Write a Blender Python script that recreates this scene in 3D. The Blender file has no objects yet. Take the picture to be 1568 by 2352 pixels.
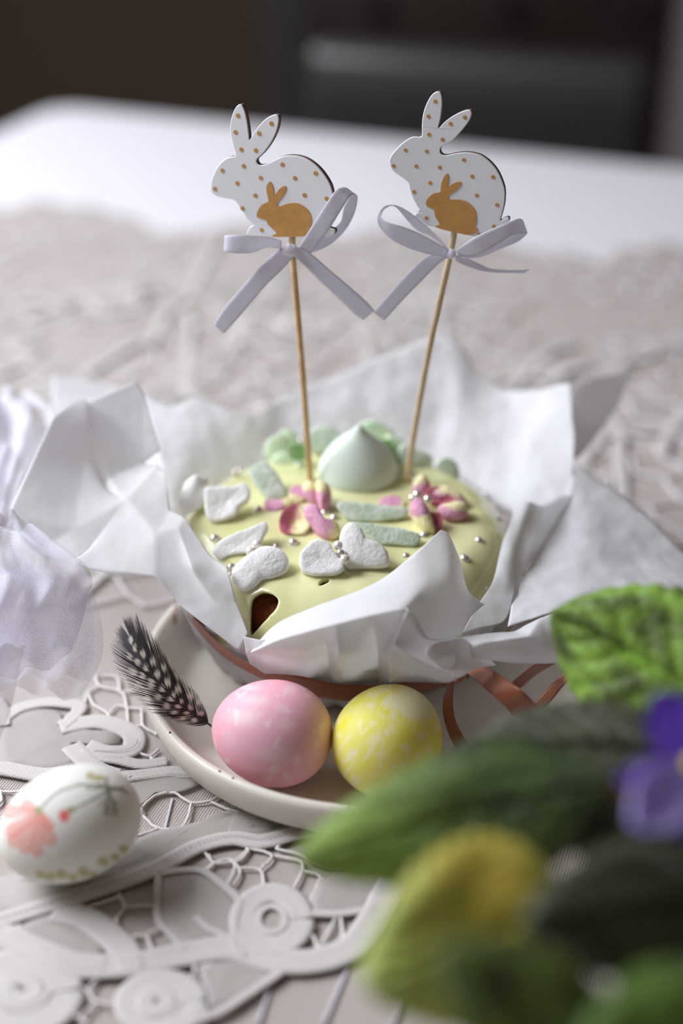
import bpy, bmesh, math, random
import numpy as np
from mathutils import Vector, noise as mnoise

random.seed(4); rng = np.random.default_rng(4)
S = bpy.context.scene
COL = S.collection
# ------------------------------------------------------------ camera, world, lights, exposure
PITCH = math.radians(30); CH = 0.395; F = 2352 * 50 / 36
cd = bpy.data.cameras.new('camera'); cam = bpy.data.objects.new('camera', cd); COL.objects.link(cam)
cam.location = (0, 0, CH); cam.rotation_euler = (math.pi / 2 - PITCH, 0, 0)
cd.sensor_fit = 'VERTICAL'; cd.sensor_height = 36; cd.lens = 50; cd.clip_start = 0.01
cd.dof.use_dof = True; cd.dof.focus_distance = 0.583; cd.dof.aperture_fstop = 2.4
S.camera = cam
W = bpy.data.worlds.new('world'); S.world = W; W.use_nodes = True
W.node_tree.nodes['Background'].inputs[0].default_value = (1.0, 0.80, 0.66, 1)
W.node_tree.nodes['Background'].inputs[1].default_value = 0.10

def area(name, loc, target, sx, sy, power, color):
    d = bpy.data.lights.new(name, 'AREA'); d.shape = 'RECTANGLE'; d.size = sx; d.size_y = sy
    d.energy = power; d.color = color
    o = bpy.data.objects.new(name, d); COL.objects.link(o); o.location = loc
    o.rotation_euler = (Vector(target) - Vector(loc)).to_track_quat('-Z', 'Y').to_euler()
area('window_light', (-1.25, 1.75, 1.05), (0.0, 0.75, 0.0), 1.3, 1.1, 25, (0.86, 0.90, 1.0))
area('side_fill_light', (-1.05, 0.66, 1.05), (0, 0.45, 0.0), 0.7, 0.7, 25, (0.90, 0.93, 1.0))  # added fill lamp from the left, brightens cake and foreground; not a second window
S.view_settings.view_transform = 'Standard'; S.view_settings.look = 'None'
S.view_settings.exposure = 0.10; S.view_settings.gamma = 1; S.view_settings.use_curve_mapping = False

# ------------------------------------------------------------ placing helpers (pixel of the photo -> point of the place)
SP, CP = math.sin(PITCH), math.cos(PITCH)
C0 = np.array([0, 0, CH])
def ray(px, py):
    a = (px - 784) / F; b = (1176 - py) / F
    return np.array([a, CP + b * SP, -SP + b * CP])
def PZ(px, py, z):
    d = ray(px, py); return C0 + d * ((z - CH) / d[2])
def PY(px, py, y):
    d = ray(px, py); return C0 + d * (y / d[1])
def PD(px, py, t): return C0 + ray(px, py) * t
def Pplane(px, py, o, n):
    d = ray(px, py); return C0 + d * (np.dot(np.asarray(o) - C0, n) / np.dot(d, n))
def proj(v):
    v = np.asarray(v, float) - C0
    dep = v[..., 1] * CP - v[..., 2] * SP
    return np.stack([784 + F * v[..., 0] / dep, 1176 - F * (v[..., 1] * SP + v[..., 2] * CP) / dep], -1)
def zm(ox, oy, s):                       # coordinates of an enlarged crop -> photo pixels
    return lambda p: (ox + p[0] / s, oy + p[1] / s)
Z1 = zm(440, 190, 3.409); Z2 = zm(820, 180, 3.409); Z3 = zm(390, 940, 3.5636); Z4 = zm(700, 940, 3.136)
Z5 = zm(380, 1300, 1.568); Z6 = zm(0, 1300, 2.613); Z7 = zm(0, 1850, 1.6505); Z8 = zm(0, 740, 2.24); Z9 = zm(650, 740, 1.708)
def nrm(v): v = np.asarray(v, float); return v / (np.linalg.norm(v) + 1e-12)

# ------------------------------------------------------------ object helpers
def new(name, verts, faces, mat, parent=None, smooth=True, origin=None, col=None, uv=None):
    verts = np.asarray(verts, float)
    me = bpy.data.meshes.new(name)
    o = bpy.data.objects.new(name, me)
    if parent is not None:
        off = np.array(wl(parent)); o.parent = parent
    else:
        off = np.array(origin if origin is not None else ((verts.min(0) + verts.max(0)) / 2)); 
        if origin is None: off[2] = verts[:, 2].min()
        o.location = off
    me.from_pydata((verts - off).tolist(), [], faces)
    if smooth: me.polygons.foreach_set('use_smooth', [True] * len(me.polygons))
    if mat: me.materials.append(mat)
    if col is not None:
        a = me.color_attributes.new('Col', 'FLOAT_COLOR', 'POINT')
        c = np.ones((len(verts), 4)); c[:, :3] = col; a.data.foreach_set('color', c.ravel())
    if uv is not None:
        l = me.uv_layers.new(name='UVMap'); vi = np.empty(len(me.loops), int); me.loops.foreach_get('vertex_index', vi)
        l.data.foreach_set('uv', np.asarray(uv)[vi].ravel())
    me.update()
    COL.objects.link(o); return o
def wl(o):
    p = Vector((0, 0, 0))
    while o: p += o.location; o = o.parent
    return p
def tag(o, label=None, cat=None, group=None, kind=None):
    if label: o['label'] = label
    if cat: o['category'] = cat
    if group: o['group'] = group
    if kind: o['kind'] = kind
    return o
def thing(name, loc, label, cat, group=None):
    o = bpy.data.objects.new(name, None); COL.objects.link(o); o.location = loc; o.empty_display_size = .01
    return tag(o, label, cat, group)
def mod(o, t, **k):
    m = o.modifiers.new(t.lower(), t)
    for a, b in k.items(): setattr(m, a, b)
    return m
def grid_faces(nu, nv, cu=False, cv=False):
    f = []
    for i in range(nu if cu else nu - 1):
        for j in range(nv if cv else nv - 1):
            a = i * nv + j; b = ((i + 1) % nu) * nv + j
            c = ((i + 1) % nu) * nv + (j + 1) % nv; d = i * nv + (j + 1) % nv
            f.append((a, b, c, d))
    return f
def cr(P, n, closed=False):              # Catmull-Rom through the points, n samples
    P = np.asarray(P, float); m = len(P); out = []
    T = np.linspace(0, m if closed else m - 1, n, endpoint=not closed)
    for t in T:
        i = int(t) if closed else min(int(t), m - 2); f = t - i
        g = (lambda k: P[k % m]) if closed else (lambda k: P[k] if 0 <= k < m else (2 * P[0] - P[1] if k < 0 else 2 * P[-1] - P[-2]))
        p0, p1, p2, p3 = g(i - 1), g(i), g(i + 1), g(i + 2)
        out.append(.5 * (2 * p1 + (p2 - p0) * f + (2 * p0 - 5 * p1 + 4 * p2 - p3) * f * f + (3 * p1 - p0 - 3 * p2 + p3) * f ** 3))
    return np.array(out)
def tube_geo(P, r, k=8, caps=True):
    P = np.asarray(P, float); n = len(P); rr = np.full(n, r) if np.isscalar(r) else np.asarray(r)
    T = np.gradient(P, axis=0); V = []
    ref = np.array([0, 0, 1.]) if abs(nrm(T[0])[2]) < .9 else np.array([1., 0, 0])
    for i in range(n):
        t = nrm(T[i]); a = nrm(np.cross(t, ref)); b = np.cross(a, t); ref = b
        for q in range(k):
            an = 2 * math.pi * q / k; V.append(P[i] + rr[i] * (a * math.cos(an) + b * math.sin(an)))
    Fc = grid_faces(n, k, cv=True)
    if caps: Fc += [tuple(range(k))[::-1], tuple((n - 1) * k + q for q in range(k))]
    return V, Fc
def join(geos):
    V = []; Fs = []
    for v, f in geos:
        o = len(V); V += list(v); Fs += [tuple(i + o for i in x) for x in f]
    return V, Fs
def tube(name, P, r, mat, parent=None, k=8):
    v, f = tube_geo(P, r, k); return new(name, v, f, mat, parent)
def lathe_geo(c, prof, k=64):
    V = [(c[0] + r * math.cos(2 * math.pi * i / k), c[1] + r * math.sin(2 * math.pi * i / k), c[2] + z) for r, z in prof for i in range(k)]
    return V, grid_faces(len(prof), k, cv=True)
def box_geo(c, s, yaw=0):
    V = []
    for z in (-1, 1):
        for x, y in ((-1, -1), (1, -1), (1, 1), (-1, 1)):
            X, Y = x * s[0] / 2, y * s[1] / 2
            V.append((c[0] + X * math.cos(yaw) - Y * math.sin(yaw), c[1] + X * math.sin(yaw) + Y * math.cos(yaw), c[2] + z * s[2] / 2))
    return V, [(3, 2, 1, 0), (4, 5, 6, 7), (0, 1, 5, 4), (1, 2, 6, 5), (2, 3, 7, 6), (3, 0, 4, 7)]
def box(name, c, s, mat, parent=None, yaw=0, bev=.003, seg=3):
    v, f = box_geo(c, s, yaw); o = new(name, v, f, mat, parent, smooth=True, origin=None if parent else np.array(c) - [0, 0, s[2] / 2])
    mod(o, 'BEVEL', width=bev, segments=seg, limit_method='ANGLE'); return o
def fbm(P, s, o=3): return np.array([mnoise.fractal(Vector(p) * s, 1.0, 2.0, o) for p in P])

# ------------------------------------------------------------ materials
def M(name, color, rough=.6, **k):
    m = bpy.data.materials.new(name); m.use_nodes = True; nt = m.node_tree; b = nt.nodes['Principled BSDF']
    b.inputs['Base Color'].default_value = (*color, 1); b.inputs['Roughness'].default_value = rough
    b.inputs['Specular IOR Level'].default_value = k.get('spec', .5); b.inputs['Metallic'].default_value = k.get('metal', 0)
    if k.get('sss'):
        b.inputs['Subsurface Weight'].default_value = k['sss']; b.inputs['Subsurface Scale'].default_value = k.get('sscale', .003)
        b.inputs['Subsurface Radius'].default_value = (1, .9, .7)
    if k.get('coat'): b.inputs['Coat Weight'].default_value = k['coat']; b.inputs['Coat Roughness'].default_value = .15
    if k.get('sheen'): b.inputs['Sheen Weight'].default_value = k['sheen']
    tc = nt.nodes.new('ShaderNodeTexCoord')
    src = tc.outputs['Object']
    colsock = None
    if k.get('attr'):
        a = nt.nodes.new('ShaderNodeVertexColor'); a.layer_name = 'Col'; colsock = a.outputs['Color']
    if k.get('mix'):                              # (colour 2, noise scale, lo, hi)
        c2, sc, lo, hi = k['mix']
        n = nt.nodes.new('ShaderNodeTexNoise'); n.inputs['Scale'].default_value = sc; n.inputs['Detail'].default_value = 5
        nt.links.new(src, n.inputs['Vector'])
        r = nt.nodes.new('ShaderNodeMapRange'); r.inputs[1].default_value = lo; r.inputs[2].default_value = hi
        nt.links.new(n.outputs['Fac'], r.inputs[0])
        mx = nt.nodes.new('ShaderNodeMix'); mx.data_type = 'RGBA'
        nt.links.new(r.outputs[0], mx.inputs['Factor'])
        if colsock: nt.links.new(colsock, mx.inputs['A'])
        else: mx.inputs['A'].default_value = (*color, 1)
        mx.inputs['B'].default_value = (*c2, 1); colsock = mx.outputs['Result']
    if colsock: nt.links.new(colsock, b.inputs['Base Color'])
    if k.get('bump'):                             # (scale, strength, distance)
        sc, st, di = k['bump']
        n = nt.nodes.new('ShaderNodeTexNoise'); n.inputs['Scale'].default_value = sc; n.inputs['Detail'].default_value = 4
        nt.links.new(src, n.inputs['Vector'])
        bp = nt.nodes.new('ShaderNodeBump'); bp.inputs['Strength'].default_value = st; bp.inputs['Distance'].default_value = di
        nt.links.new(n.outputs['Fac'], bp.inputs['Height']); nt.links.new(bp.outputs[0], b.inputs['Normal'])
    if k.get('weave'):                            # (threads per metre, strength, dark colour or None)
        tpm, st, dark = k['weave']
        uvn = nt.nodes.new('ShaderNodeMapping'); uvn.inputs['Rotation'].default_value = (0, 0, k.get('wrot', 0))
        nt.links.new(tc.outputs['UV'] if k.get('uv') else src, uvn.inputs[0])
        sep = nt.nodes.new('ShaderNodeSeparateXYZ'); nt.links.new(uvn.outputs[0], sep.inputs[0])
        def mth(op, a, bb=None):
            q = nt.nodes.new('ShaderNodeMath'); q.operation = op
            for i, v in enumerate((a, bb)):
                if v is None: continue
                if isinstance(v, (int, float)): q.inputs[i].default_value = v
                else: nt.links.new(v, q.inputs[i])
            return q.outputs[0]
        sx = mth('SINE', mth('MULTIPLY', sep.outputs[0], tpm * math.pi)); sy = mth('SINE', mth('MULTIPLY', sep.outputs[1], tpm * math.pi))
        h = mth('MAXIMUM', mth('ABSOLUTE', sx), mth('ABSOLUTE', sy)) if not k.get('twill') else mth('ABSOLUTE', mth('SINE', mth('MULTIPLY', mth('ADD', sep.outputs[0], sep.outputs[1]), tpm * math.pi)))
        if not k.get('twill'): h = mth('MULTIPLY', mth('ABSOLUTE', sx), mth('ABSOLUTE', sy))
        bp = nt.nodes.new('ShaderNodeBump'); bp.inputs['Strength'].default_value = st; bp.inputs['Distance'].default_value = .0004
        nt.links.new(h, bp.inputs['Height']); nt.links.new(bp.outputs[0], b.inputs['Normal'])
        if dark:
            mx = nt.nodes.new('ShaderNodeMix'); mx.data_type = 'RGBA'; nt.links.new(h, mx.inputs['Factor'])
            mx.inputs['A'].default_value = (*dark, 1)
            if colsock: nt.links.new(colsock, mx.inputs['B'])
            else: mx.inputs['B'].default_value = (*color, 1)
            nt.links.new(mx.outputs['Result'], b.inputs['Base Color'])
    if k.get('trans'):                            # share of light let through
        t = nt.nodes.new('ShaderNodeBsdfTranslucent'); t.inputs[0].default_value = (*k.get('tcol', color), 1)
        if k.get('attr'): nt.links.new(colsock, t.inputs[0])
        mx = nt.nodes.new('ShaderNodeMixShader'); mx.inputs[0].default_value = k['trans']
        nt.links.new(b.outputs[0], mx.inputs[1]); nt.links.new(t.outputs[0], mx.inputs[2])
        out = nt.nodes['Material Output']; nt.links.new(mx.outputs[0], out.inputs[0])
    if k.get('see'):                              # sheer cloth: share of gaps between the threads
        out = nt.nodes['Material Output']; cur = out.inputs[0].links[0].from_socket
        t = nt.nodes.new('ShaderNodeBsdfTransparent'); mx = nt.nodes.new('ShaderNodeMixShader'); mx.inputs[0].default_value = k['see']
        nt.links.new(cur, mx.inputs[1]); nt.links.new(t.outputs[0], mx.inputs[2]); nt.links.new(mx.outputs[0], out.inputs[0])
    return m

m_linen = M('linen', (.74, .68, .65), .9, weave=(900, .9, (.46, .40, .36)), mix=((.66, .60, .57), 9, .35, .65), wrot=.35)
m_cloth = M('cotton', (.78, .77, .80), .55, bump=(300, .15, .0005))
m_tape = M('tape', (.80, .77, .75), .8, weave=(1500, .6, (.66, .62, .59)))
m_cord = M('cord', (.84, .80, .77), .8)
m_sheer = M('sheer', (.64, .60, .56), .6, trans=.25, see=.22, bump=(60, .2, .002))
m_paper = M('paper', (.91, .92, .94), .5, trans=.5, spec=.3, bump=(30, .15, .002), tcol=(.94, .93, .94))
m_plate = M('plate', (.76, .71, .63), .35, spec=.4, mix=((.70, .65, .57), 30, .5, .8))
m_speck = M('speck', (.05, .03, .02), .5)
m_sponge = M('sponge', (.30, .075, .02), .9, mix=((.16, .035, .01), 90, .4, .65), bump=(500, .8, .002))
m_icing = M('icing', (.80, .79, .44), .12, spec=.5, sss=.35, sscale=.004, mix=((.70, .70, .33), 40, .4, .75), coat=.3)
m_mwhite = M('marshmallow', (.88, .88, .86), .9, sss=.3, bump=(700, .5, .0009), sheen=.2)
m_mgreen = M('marshmallow_green', (.55, .66, .52), .95, sss=.2, mix=((.72, .78, .68), 260, .42, .62), bump=(700, .6, .0009))
m_mpale = M('marshmallow_pale', (.66, .82, .62), .95, sss=.3, mix=((.80, .88, .66), 120, .4, .7), bump=(500, .5, .0009))
m_mgrass = M('marshmallow_grass', (.20, .42, .12), .95, mix=((.34, .50, .28), 260, .42, .62), bump=(500, .5, .0009))
m_mpink = M('marshmallow_pink', (1, 1, 1), .95, sss=.15, attr=1, bump=(600, .6, .0010))
m_kiss = M('meringue', (.68, .77, .68), .85, sss=.4, sscale=.005, bump=(900, .35, .0005))
m_pearl = M('pearl', (.74, .68, .63), .22, metal=.7, coat=.5)
m_pearlw = M('pearl_white', (.82, .76, .72), .25, metal=.25, coat=.6)
m_wood = M('bamboo', (.62, .40, .17), .55, mix=((.72, .52, .27), 200, .4, .65))
m_woodp = M('birch', (.70, .56, .36), .6, mix=((.60, .44, .25), 200, .45, .7))
m_rab = M('painted_board', (.78, .79, .81), .6)
m_burnt = M('cut_edge', (.16, .10, .09), .8)
m_gold = M('kraft_print', (.55, .28, .075), .55, mix=((.50, .25, .065), 300, .4, .6))
m_satin = M('satin_white', (.93, .92, .98), .33, spec=.6, trans=.42, weave=(1700, .5, (.80, .79, .90)), uv=1)
m_copper = M('satin_copper', (.40, .13, .06), .32, spec=.6, weave=(900, .6, (.30, .085, .04)), uv=1, twill=1)
m_copper.node_tree.nodes['Principled BSDF'].inputs['Sheen Weight'].default_value = .3
m_egg = M('egg_paint', (1, 1, 1), .6, attr=1, sss=.12, bump=(900, .12, .0004))
m_leather = M('leather', (.022, .019, .019), .5, coat=.35, bump=(120, .3, .001))
m_darkwood = M('dark_wood', (.010, .006, .005), .5, mix=((.018, .011, .008), 8, .4, .6))
m_drawer = M('drawer_wood', (.045, .032, .026), .5, mix=((.030, .020, .016), 8, .4, .6))
m_knob = M('black_knob', (.008, .006, .005), .6)
m_tablewood = M('table_wood', (.20, .11, .06), .5)
m_wall = M('wall_paint', (.085, .060, .038), .9, bump=(20, .1, .002))
m_jamb = M('jamb_paint', (.07, .06, .058), .7)
m_jamb2 = M('jamb_light', (.30, .27, .26), .7)
m_floor = M('floor_boards', (.07, .045, .03), .5, mix=((.05, .03, .02), 6, .4, .6))
m_terra = M('terracotta', (.42, .15, .07), .85, mix=((.35, .12, .06), 60, .4, .7))
m_soil = M('soil', (.03, .02, .013), 1, bump=(200, 1, .004))
m_leaf = M('violet_leaf', (1, 1, 1), .55, attr=1, trans=.22, sheen=.12, bump=(350, .6, .002))
m_stem = M('stem', (.16, .10, .05), .6)
m_petal = M('violet_petal', (1, 1, 1), .6, attr=1, trans=.4)
m_feather = M('feather_barb', (1, 1, 1), .6, attr=1)
m_thread = M('thread', (.55, .47, .42), .9)

# tulle: a fine hexagonal-looking net, holes between lilac threads
def tulle_mat(name, dens):
    m = bpy.data.materials.new(name); m.use_nodes = True; nt = m.node_tree; b = nt.nodes['Principled BSDF']
    b.inputs['Base Color'].default_value = (.84, .83, .95, 1); b.inputs['Roughness'].default_value = .6
    tc = nt.nodes.new('ShaderNodeTexCoord'); sep = nt.nodes.new('ShaderNodeSeparateXYZ'); nt.links.new(tc.outputs['UV'], sep.inputs[0])
    def mth(op, a, bb=0):
        q = nt.nodes.new('ShaderNodeMath'); q.operation = op
        for i, v in enumerate((a, bb)):
            if isinstance(v, (int, float)): q.inputs[i].default_value = v
            else: nt.links.new(v, q.inputs[i])
        return q.outputs[0]
    K = math.pi * 560
    a = mth('ABSOLUTE', mth('SINE', mth('MULTIPLY', mth('ADD', sep.outputs[0], mth('MULTIPLY', sep.outputs[1], .6)), K)))
    c = mth('ABSOLUTE', mth('SINE', mth('MULTIPLY', mth('SUBTRACT', sep.outputs[0], mth('MULTIPLY', sep.outputs[1], .6)), K)))
    th = mth('LESS_THAN', mth('MINIMUM', a, c), dens)
    al = mth('MAXIMUM', mth('MULTIPLY', th, .92), .04)
    t = nt.nodes.new('ShaderNodeBsdfTransparent'); mx = nt.nodes.new('ShaderNodeMixShader')
    nt.links.new(al, mx.inputs[0]); nt.links.new(t.outputs[0], mx.inputs[1]); nt.links.new(b.outputs[0], mx.inputs[2])
    nt.links.new(mx.outputs[0], nt.nodes['Material Output'].inputs[0]); return m
m_tulle = tulle_mat('tulle', .30); m_tulle2 = tulle_mat('tulle_bunched', .38)

# ------------------------------------------------------------ setting: room, table
FZ = -.75
def struct(o): o['kind'] = 'structure'; return o
v, f = box_geo((.2, 1.2, FZ - .02), (5, 5, .04)); struct(new('floor', v, f, m_floor, smooth=False))
v, f = box_geo((-1.06, 3.05, FZ + 1.2), (1.9, .08, 2.4)); struct(new('wall_back', v, f, m_wall, smooth=False))
def prism(name, cx, cy, sx, sy, z0, z1, mat, **k):
    return box(name, (cx, cy, (z0 + z1) / 2), (sx, sy, z1 - z0), mat, **k)
struct(prism('trim_1', -.10, 2.98, .13, .10, FZ, 1.6, m_jamb, bev=.01))          # grey jamb between the wall and the dresser niche
v, f = box_geo((.9, 3.6, FZ + 1.2), (2.2, .08, 2.4)); struct(new('wall_niche', v, f, m_wall, smooth=False))
struct(prism('trim_2', .735, 2.72, .20, .16, FZ, 1.6, m_jamb2, bev=.01))

# dark dresser behind the chair
dr = thing('dresser', (.32, 3.0, FZ), 'dark wooden dresser with round black knobs behind the leather chair', 'dresser')
prismp = lambda n, cx, cy, sx, sy, z0, z1, m, p, b=.004: box(n, (cx, cy, (z0 + z1) / 2), (sx, sy, z1 - z0), m, p, bev=b)
prismp('body', .32, 3.05, .78, .42, FZ + .05, -.02, m_darkwood, dr, .006)
prismp('top', .32, 3.04, .82, .46, -.02, .01, m_darkwood, dr, .006)
for z0 in (-.66, -.44, -.22):
    d_ = prismp('drawer', .32, 2.835, .72, .02, z0, z0 + .20, m_drawer, dr)
    for x in (.06, .31, .56):
        v, f = lathe_geo((0, 0, 0), [(0, .0), (.012, .0), (.010, .012), (.022, .018), (.024, .026), (.014, .034), (0, .035)], 20)
        v = [(x + a, 2.825 - c, z0 + .10 + b) for a, b, c in v]; new('knob', v, f, m_knob, d_)
for x in (-.02, .66):
    for y in (2.88, 3.2): prismp('leg', x, y, .05, .05, FZ, FZ + .06, m_darkwood, dr)

# table under the cloths
A = PZ(130, 240, 0); B = PZ(1568, 385, 0)
U = nrm(B - A); Vd = np.array([U[1], -U[0], 0]); Vd = Vd if Vd[1] < 0 else -Vd      # towards the camera
TW, TL = 1.05, 1.75
def TP(a, b, z=0): return np.array([A[0] + U[0] * a + Vd[0] * b, A[1] + U[1] * a + Vd[1] * b, z])
YAW = math.atan2(U[1], U[0])
tb = thing('dining_table', TP(TW / 2, TL / 2, FZ), 'wooden dining table hidden under the white and linen cloths', 'table')
box('table_top', TP(TW / 2, TL / 2, -.0165), (TW - .01, TL - .01, .025), m_tablewood, tb, yaw=YAW, bev=.004)
for a in (.07, TW - .07):
    for b in (.07, TL - .07):
        q = TP(a, b, 0); box('leg', (q[0], q[1], (FZ - .03) / 2), (.06, .06, -FZ - .03), m_tablewood, tb, yaw=YAW, bev=.004)

# the white undercloth: top, rounded edge, hanging skirt with soft folds
def cloth_shell(z, drop, grow, amp):
    n = 90; per = []; rc = .035
    cs = [(rc, rc, 180), (TW - rc, rc, 270), (TW - rc, TL - rc, 0), (rc, TL - rc, 90)]
    loops = []
    pts = []
    for (cx, cy, a0) in cs:
        for k in range(8):
            an = math.radians(a0 + 90 * k / 7); pts.append((cx + rc * math.cos(an), cy + rc * math.sin(an)))
    pts = np.array(pts); pl = []
    for i in range(len(pts)):
        p, q = pts[i], pts[(i + 1) % len(pts)]; L = np.linalg.norm(q - p); m_ = max(1, int(L / .02))
        for j in range(m_): pl.append(p + (q - p) * j / m_)
    pl = np.array(pl); c = np.array([TW / 2, TL / 2]); N = len(pl)
    V = []
    rings = [(.0, 0), (.3, 0), (.6, 0), (.85, 0), (.96, 0)]
    for s, dz in rings: V += [TP(*(c + (p - c) * s), z) for p in pl]
    for (g, dz) in ((-.004, 0), (.001, -.0015), (.004, -.006), (.005, -.02)): V += [TP(*(p + nrm(p - c) * (g + grow)), z + dz) for p in pl]
    for kk in range(1, 7):
        t = kk / 6
        V += [TP(*(p + nrm(p - c) * (.006 + grow + amp * t * (1 + math.sin(i * .42) + .5 * math.sin(i * .17 + 1)))), z - .02 - drop * t) for i, p in enumerate(pl)]
    return V, grid_faces(len(V) // N, N, cv=True)
v, f = cloth_shell(0.0, .20, 0, .010)
tc_ = tag(new('white_tablecloth', v, f, m_cloth), 'plain white tablecloth covering the whole table up to its far edge', 'tablecloth')

# chair behind the table
pl_ = PZ(735, 88, .06); pr_ = PZ(1480, 132, .06)
cu = nrm(pr_ - pl_); cyaw = math.atan2(cu[1], cu[0]); cw = np.linalg.norm(pr_ - pl_) + .03; cc = (pl_ + pr_) / 2; cv_ = np.array([cu[1], -cu[0], 0])
cc = cc - cv_ * .0
ch = thing('dining_chair', (cc[0], cc[1], FZ), 'black leather dining chair with rounded backrest drawn up to the far side', 'chair')
box('backrest', (cc[0], cc[1], -.125), (cw, .055, .37), m_leather, ch, yaw=cyaw, bev=.026, seg=8)
sc_ = cc + cv_ * .2
box('seat', (sc_[0], sc_[1], -.30), (cw, .42, .07), m_leather, ch, yaw=cyaw, bev=.025, seg=6)
for a in (-1, 1):
    for b in (-.18, .18):
        q = sc_ + cu * a * (cw / 2 - .03) + cv_ * b
        box('leg', (q[0], q[1], (FZ - .33) / 2), (.035, .035, -FZ - .33), m_darkwood, ch, yaw=cyaw, bev=.004)

# ------------------------------------------------------------ linen cloth and lace cloth
LZ = .0012
far_l, far_r = PZ(-260, 470, 0), PZ(1760, 600, 0)
nu, nv = 90, 110; V = []; UV = []
for i in range(nu):
    s = i / (nu - 1); top = far_l + (far_r - far_l) * s + np.array([0, .07 * mnoise.noise(Vector((s * 7, 2, 0))) + .03 * mnoise.noise(Vector((s * 25, 2, 0))), 0]); bot = np.array([-.30 + .60 * s, .20, 0])
    for j in range(nv):
        t = j / (nv - 1); p = bot + (top - bot) * t
        z = LZ + .0012 * (1 + mnoise.fractal(Vector((p[0] * 11, p[1] * 11, 3)), 1, 2, 2))
        V.append((p[0], p[1], z)); UV.append((p[0], p[1]))
linen = new('linen_cloth', V, grid_faces(nu, nv), m_linen, uv=UV)
mod(linen, 'SOLIDIFY', thickness=.0006, offset=1)
tag(linen, 'coarse beige linen cloth with thin pale stripes under the lace', 'cloth')
m_stripe = M('stripe', (.76, .74, .80), .9)
def strip_on(name, pts, w, z, mat, parent, n=60, wav=.0):
    P = cr(np.array(pts), n); P = P.copy(); T = np.gradient(P, axis=0); V = []; UV = []; L = 0
    for i in range(n):
        if i: L += np.linalg.norm(P[i] - P[i - 1])
        t = nrm([T[i][0], T[i][1], 0]); s = np.array([-t[1], t[0], 0])
        zz = z + wav * mnoise.noise(Vector((P[i][0] * 40, P[i][1] * 40, 1)))
        ww = w * (1 + .06 * mnoise.noise(Vector((L * 90, z * 1000, 0))))
        for k, (q, dz) in enumerate(((-1, -.0004), (-.8, .0003), (-.4, 0), (.0, .0001), (.4, 0), (.8, .0003), (1, -.0004))):
            V.append(np.array([P[i][0], P[i][1], zz + dz]) + s * q * ww / 2); UV.append((L, q * w / 2))
    o = new(name, V, grid_faces(n, 7), mat, parent, uv=UV); mod(o, 'SOLIDIFY', thickness=.0003, offset=0); return o
for (a, b) in (((590, 2352), (660, 2140)), ((740, 2352), (820, 2170)), ((900, 2352), (960, 2200)), ((370, 1930), (395, 1830)), ((1130, 2352), (1190, 2160))):
    strip_on('stripe', [PZ(*a, .0045), PZ((a[0] + b[0]) / 2, (a[1] + b[1]) / 2, .0045), PZ(*b, .0045)], .0009, .0035, m_stripe, linen, 12)

lace = thing('lace_tablecloth', PZ(450, 2100, .004), 'cream cutwork lace cloth of tapes, sheer panels and knotted cords under the plate', 'lace cloth')
CZ, SZ, TZ = .0046, .0049, .0054
def px_line(pts, zf, z): return [PZ(*zf(p), z) for p in pts]
def tape(pts, w, zf=Z7, z=TZ, n=60): return strip_on('tape', px_line(pts, zf, z), w * .78, z, m_tape, lace, n, .0006)
def ringpts(cx, cy, rx, ry, a0=0, turns=1, n=18, shrink=0):
    return [(cx + rx * (1 - shrink * k / n) * math.cos(a0 + 2 * math.pi * turns * k / n), cy + ry * (1 - shrink * k / n) * math.sin(a0 + 2 * math.pi * turns * k / n)) for k in range(n + 1)]
def panel(pts, zf=Z7, z=SZ):
    P = cr([PZ(*zf(p), z) for p in pts], len(pts) * 5, True); c = P.mean(0); V = [c]; Fs = []
    n = len(P); rings = (.25, .5, .75, 1.0)
    for r in rings:
        for p in P:
            q = c + (p - c) * r; q = q.copy(); q[2] = z + .0011 * mnoise.fractal(Vector((q[0] * 60, q[1] * 60, 5)), 1, 2, 2) * (1.1 - r) ; V.append(q)
    for i in range(n): Fs.append((0, 1 + i, 1 + (i + 1) % n))
    for k in range(3):
        for i in range(n):
            a = 1 + k * n + i; b = 1 + k * n + (i + 1) % n; Fs.append((a, a + n, b + n, b))
    o = new('sheer_panel', V, Fs, m_sheer, lace); mod(o, 'SOLIDIFY', thickness=.0003, offset=0); return o
# near tapes
tape([(-60, 455), (0, 435), (200, 372), (450, 290), (600, 232), (750, 152), (880, 122), (1000, 132), (1170, 88), (1300, 60)], .0105)
tape([(-60, 480), (30, 500), (170, 560), (300, 604), (500, 600), (700, 560), (880, 540), (1050, 585), (1200, 585), (1330, 535), (1410, 440), (1470, 330), (1530, 250)], .015)
tape(ringpts(1030, 432, 108, 100), .0135, n=80)
tape(ringpts(1030, 432, 52, 48), .0035, n=50, z=TZ + .0004)
tape(ringpts(612, 745, 120, 82, 0, 1), .0140, n=80)
tape(ringpts(600, 740, 62, 45, 0, 1.3, 18, .5), .0075, n=60, z=TZ + .0004)
tape(ringpts(95, 705, 150, 120, 0, 1), .017, n=80)
tape(ringpts(80, 700, 85, 62, 0, 1.6, 22, .6), .0085, n=80, z=TZ + .0004)
tape([(210, 395), (330, 430), (430, 500), (480, 560), (500, 625)], .014)
tape([(45, 470), (130, 530), (260, 590), (400, 600)], .009)
tape([(600, 262), (596, 340), (600, 430), (650, 490), (700, 545)], .0035)
tape([(600, 258), (690, 246), (770, 250), (840, 300), (905, 362), (890, 430), (885, 530), (930, 570)], .0040)
tape([(740, 420), (790, 465), (850, 495), (920, 545)], .0035)
tape([(1070, 625), (960, 700), (850, 770), (720, 829)], .0045)
tape([(1165, 410), (1290, 408), (1420, 390)], .0040)
tape([(780, 770), (660, 829), (600, 860)], .012)
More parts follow.
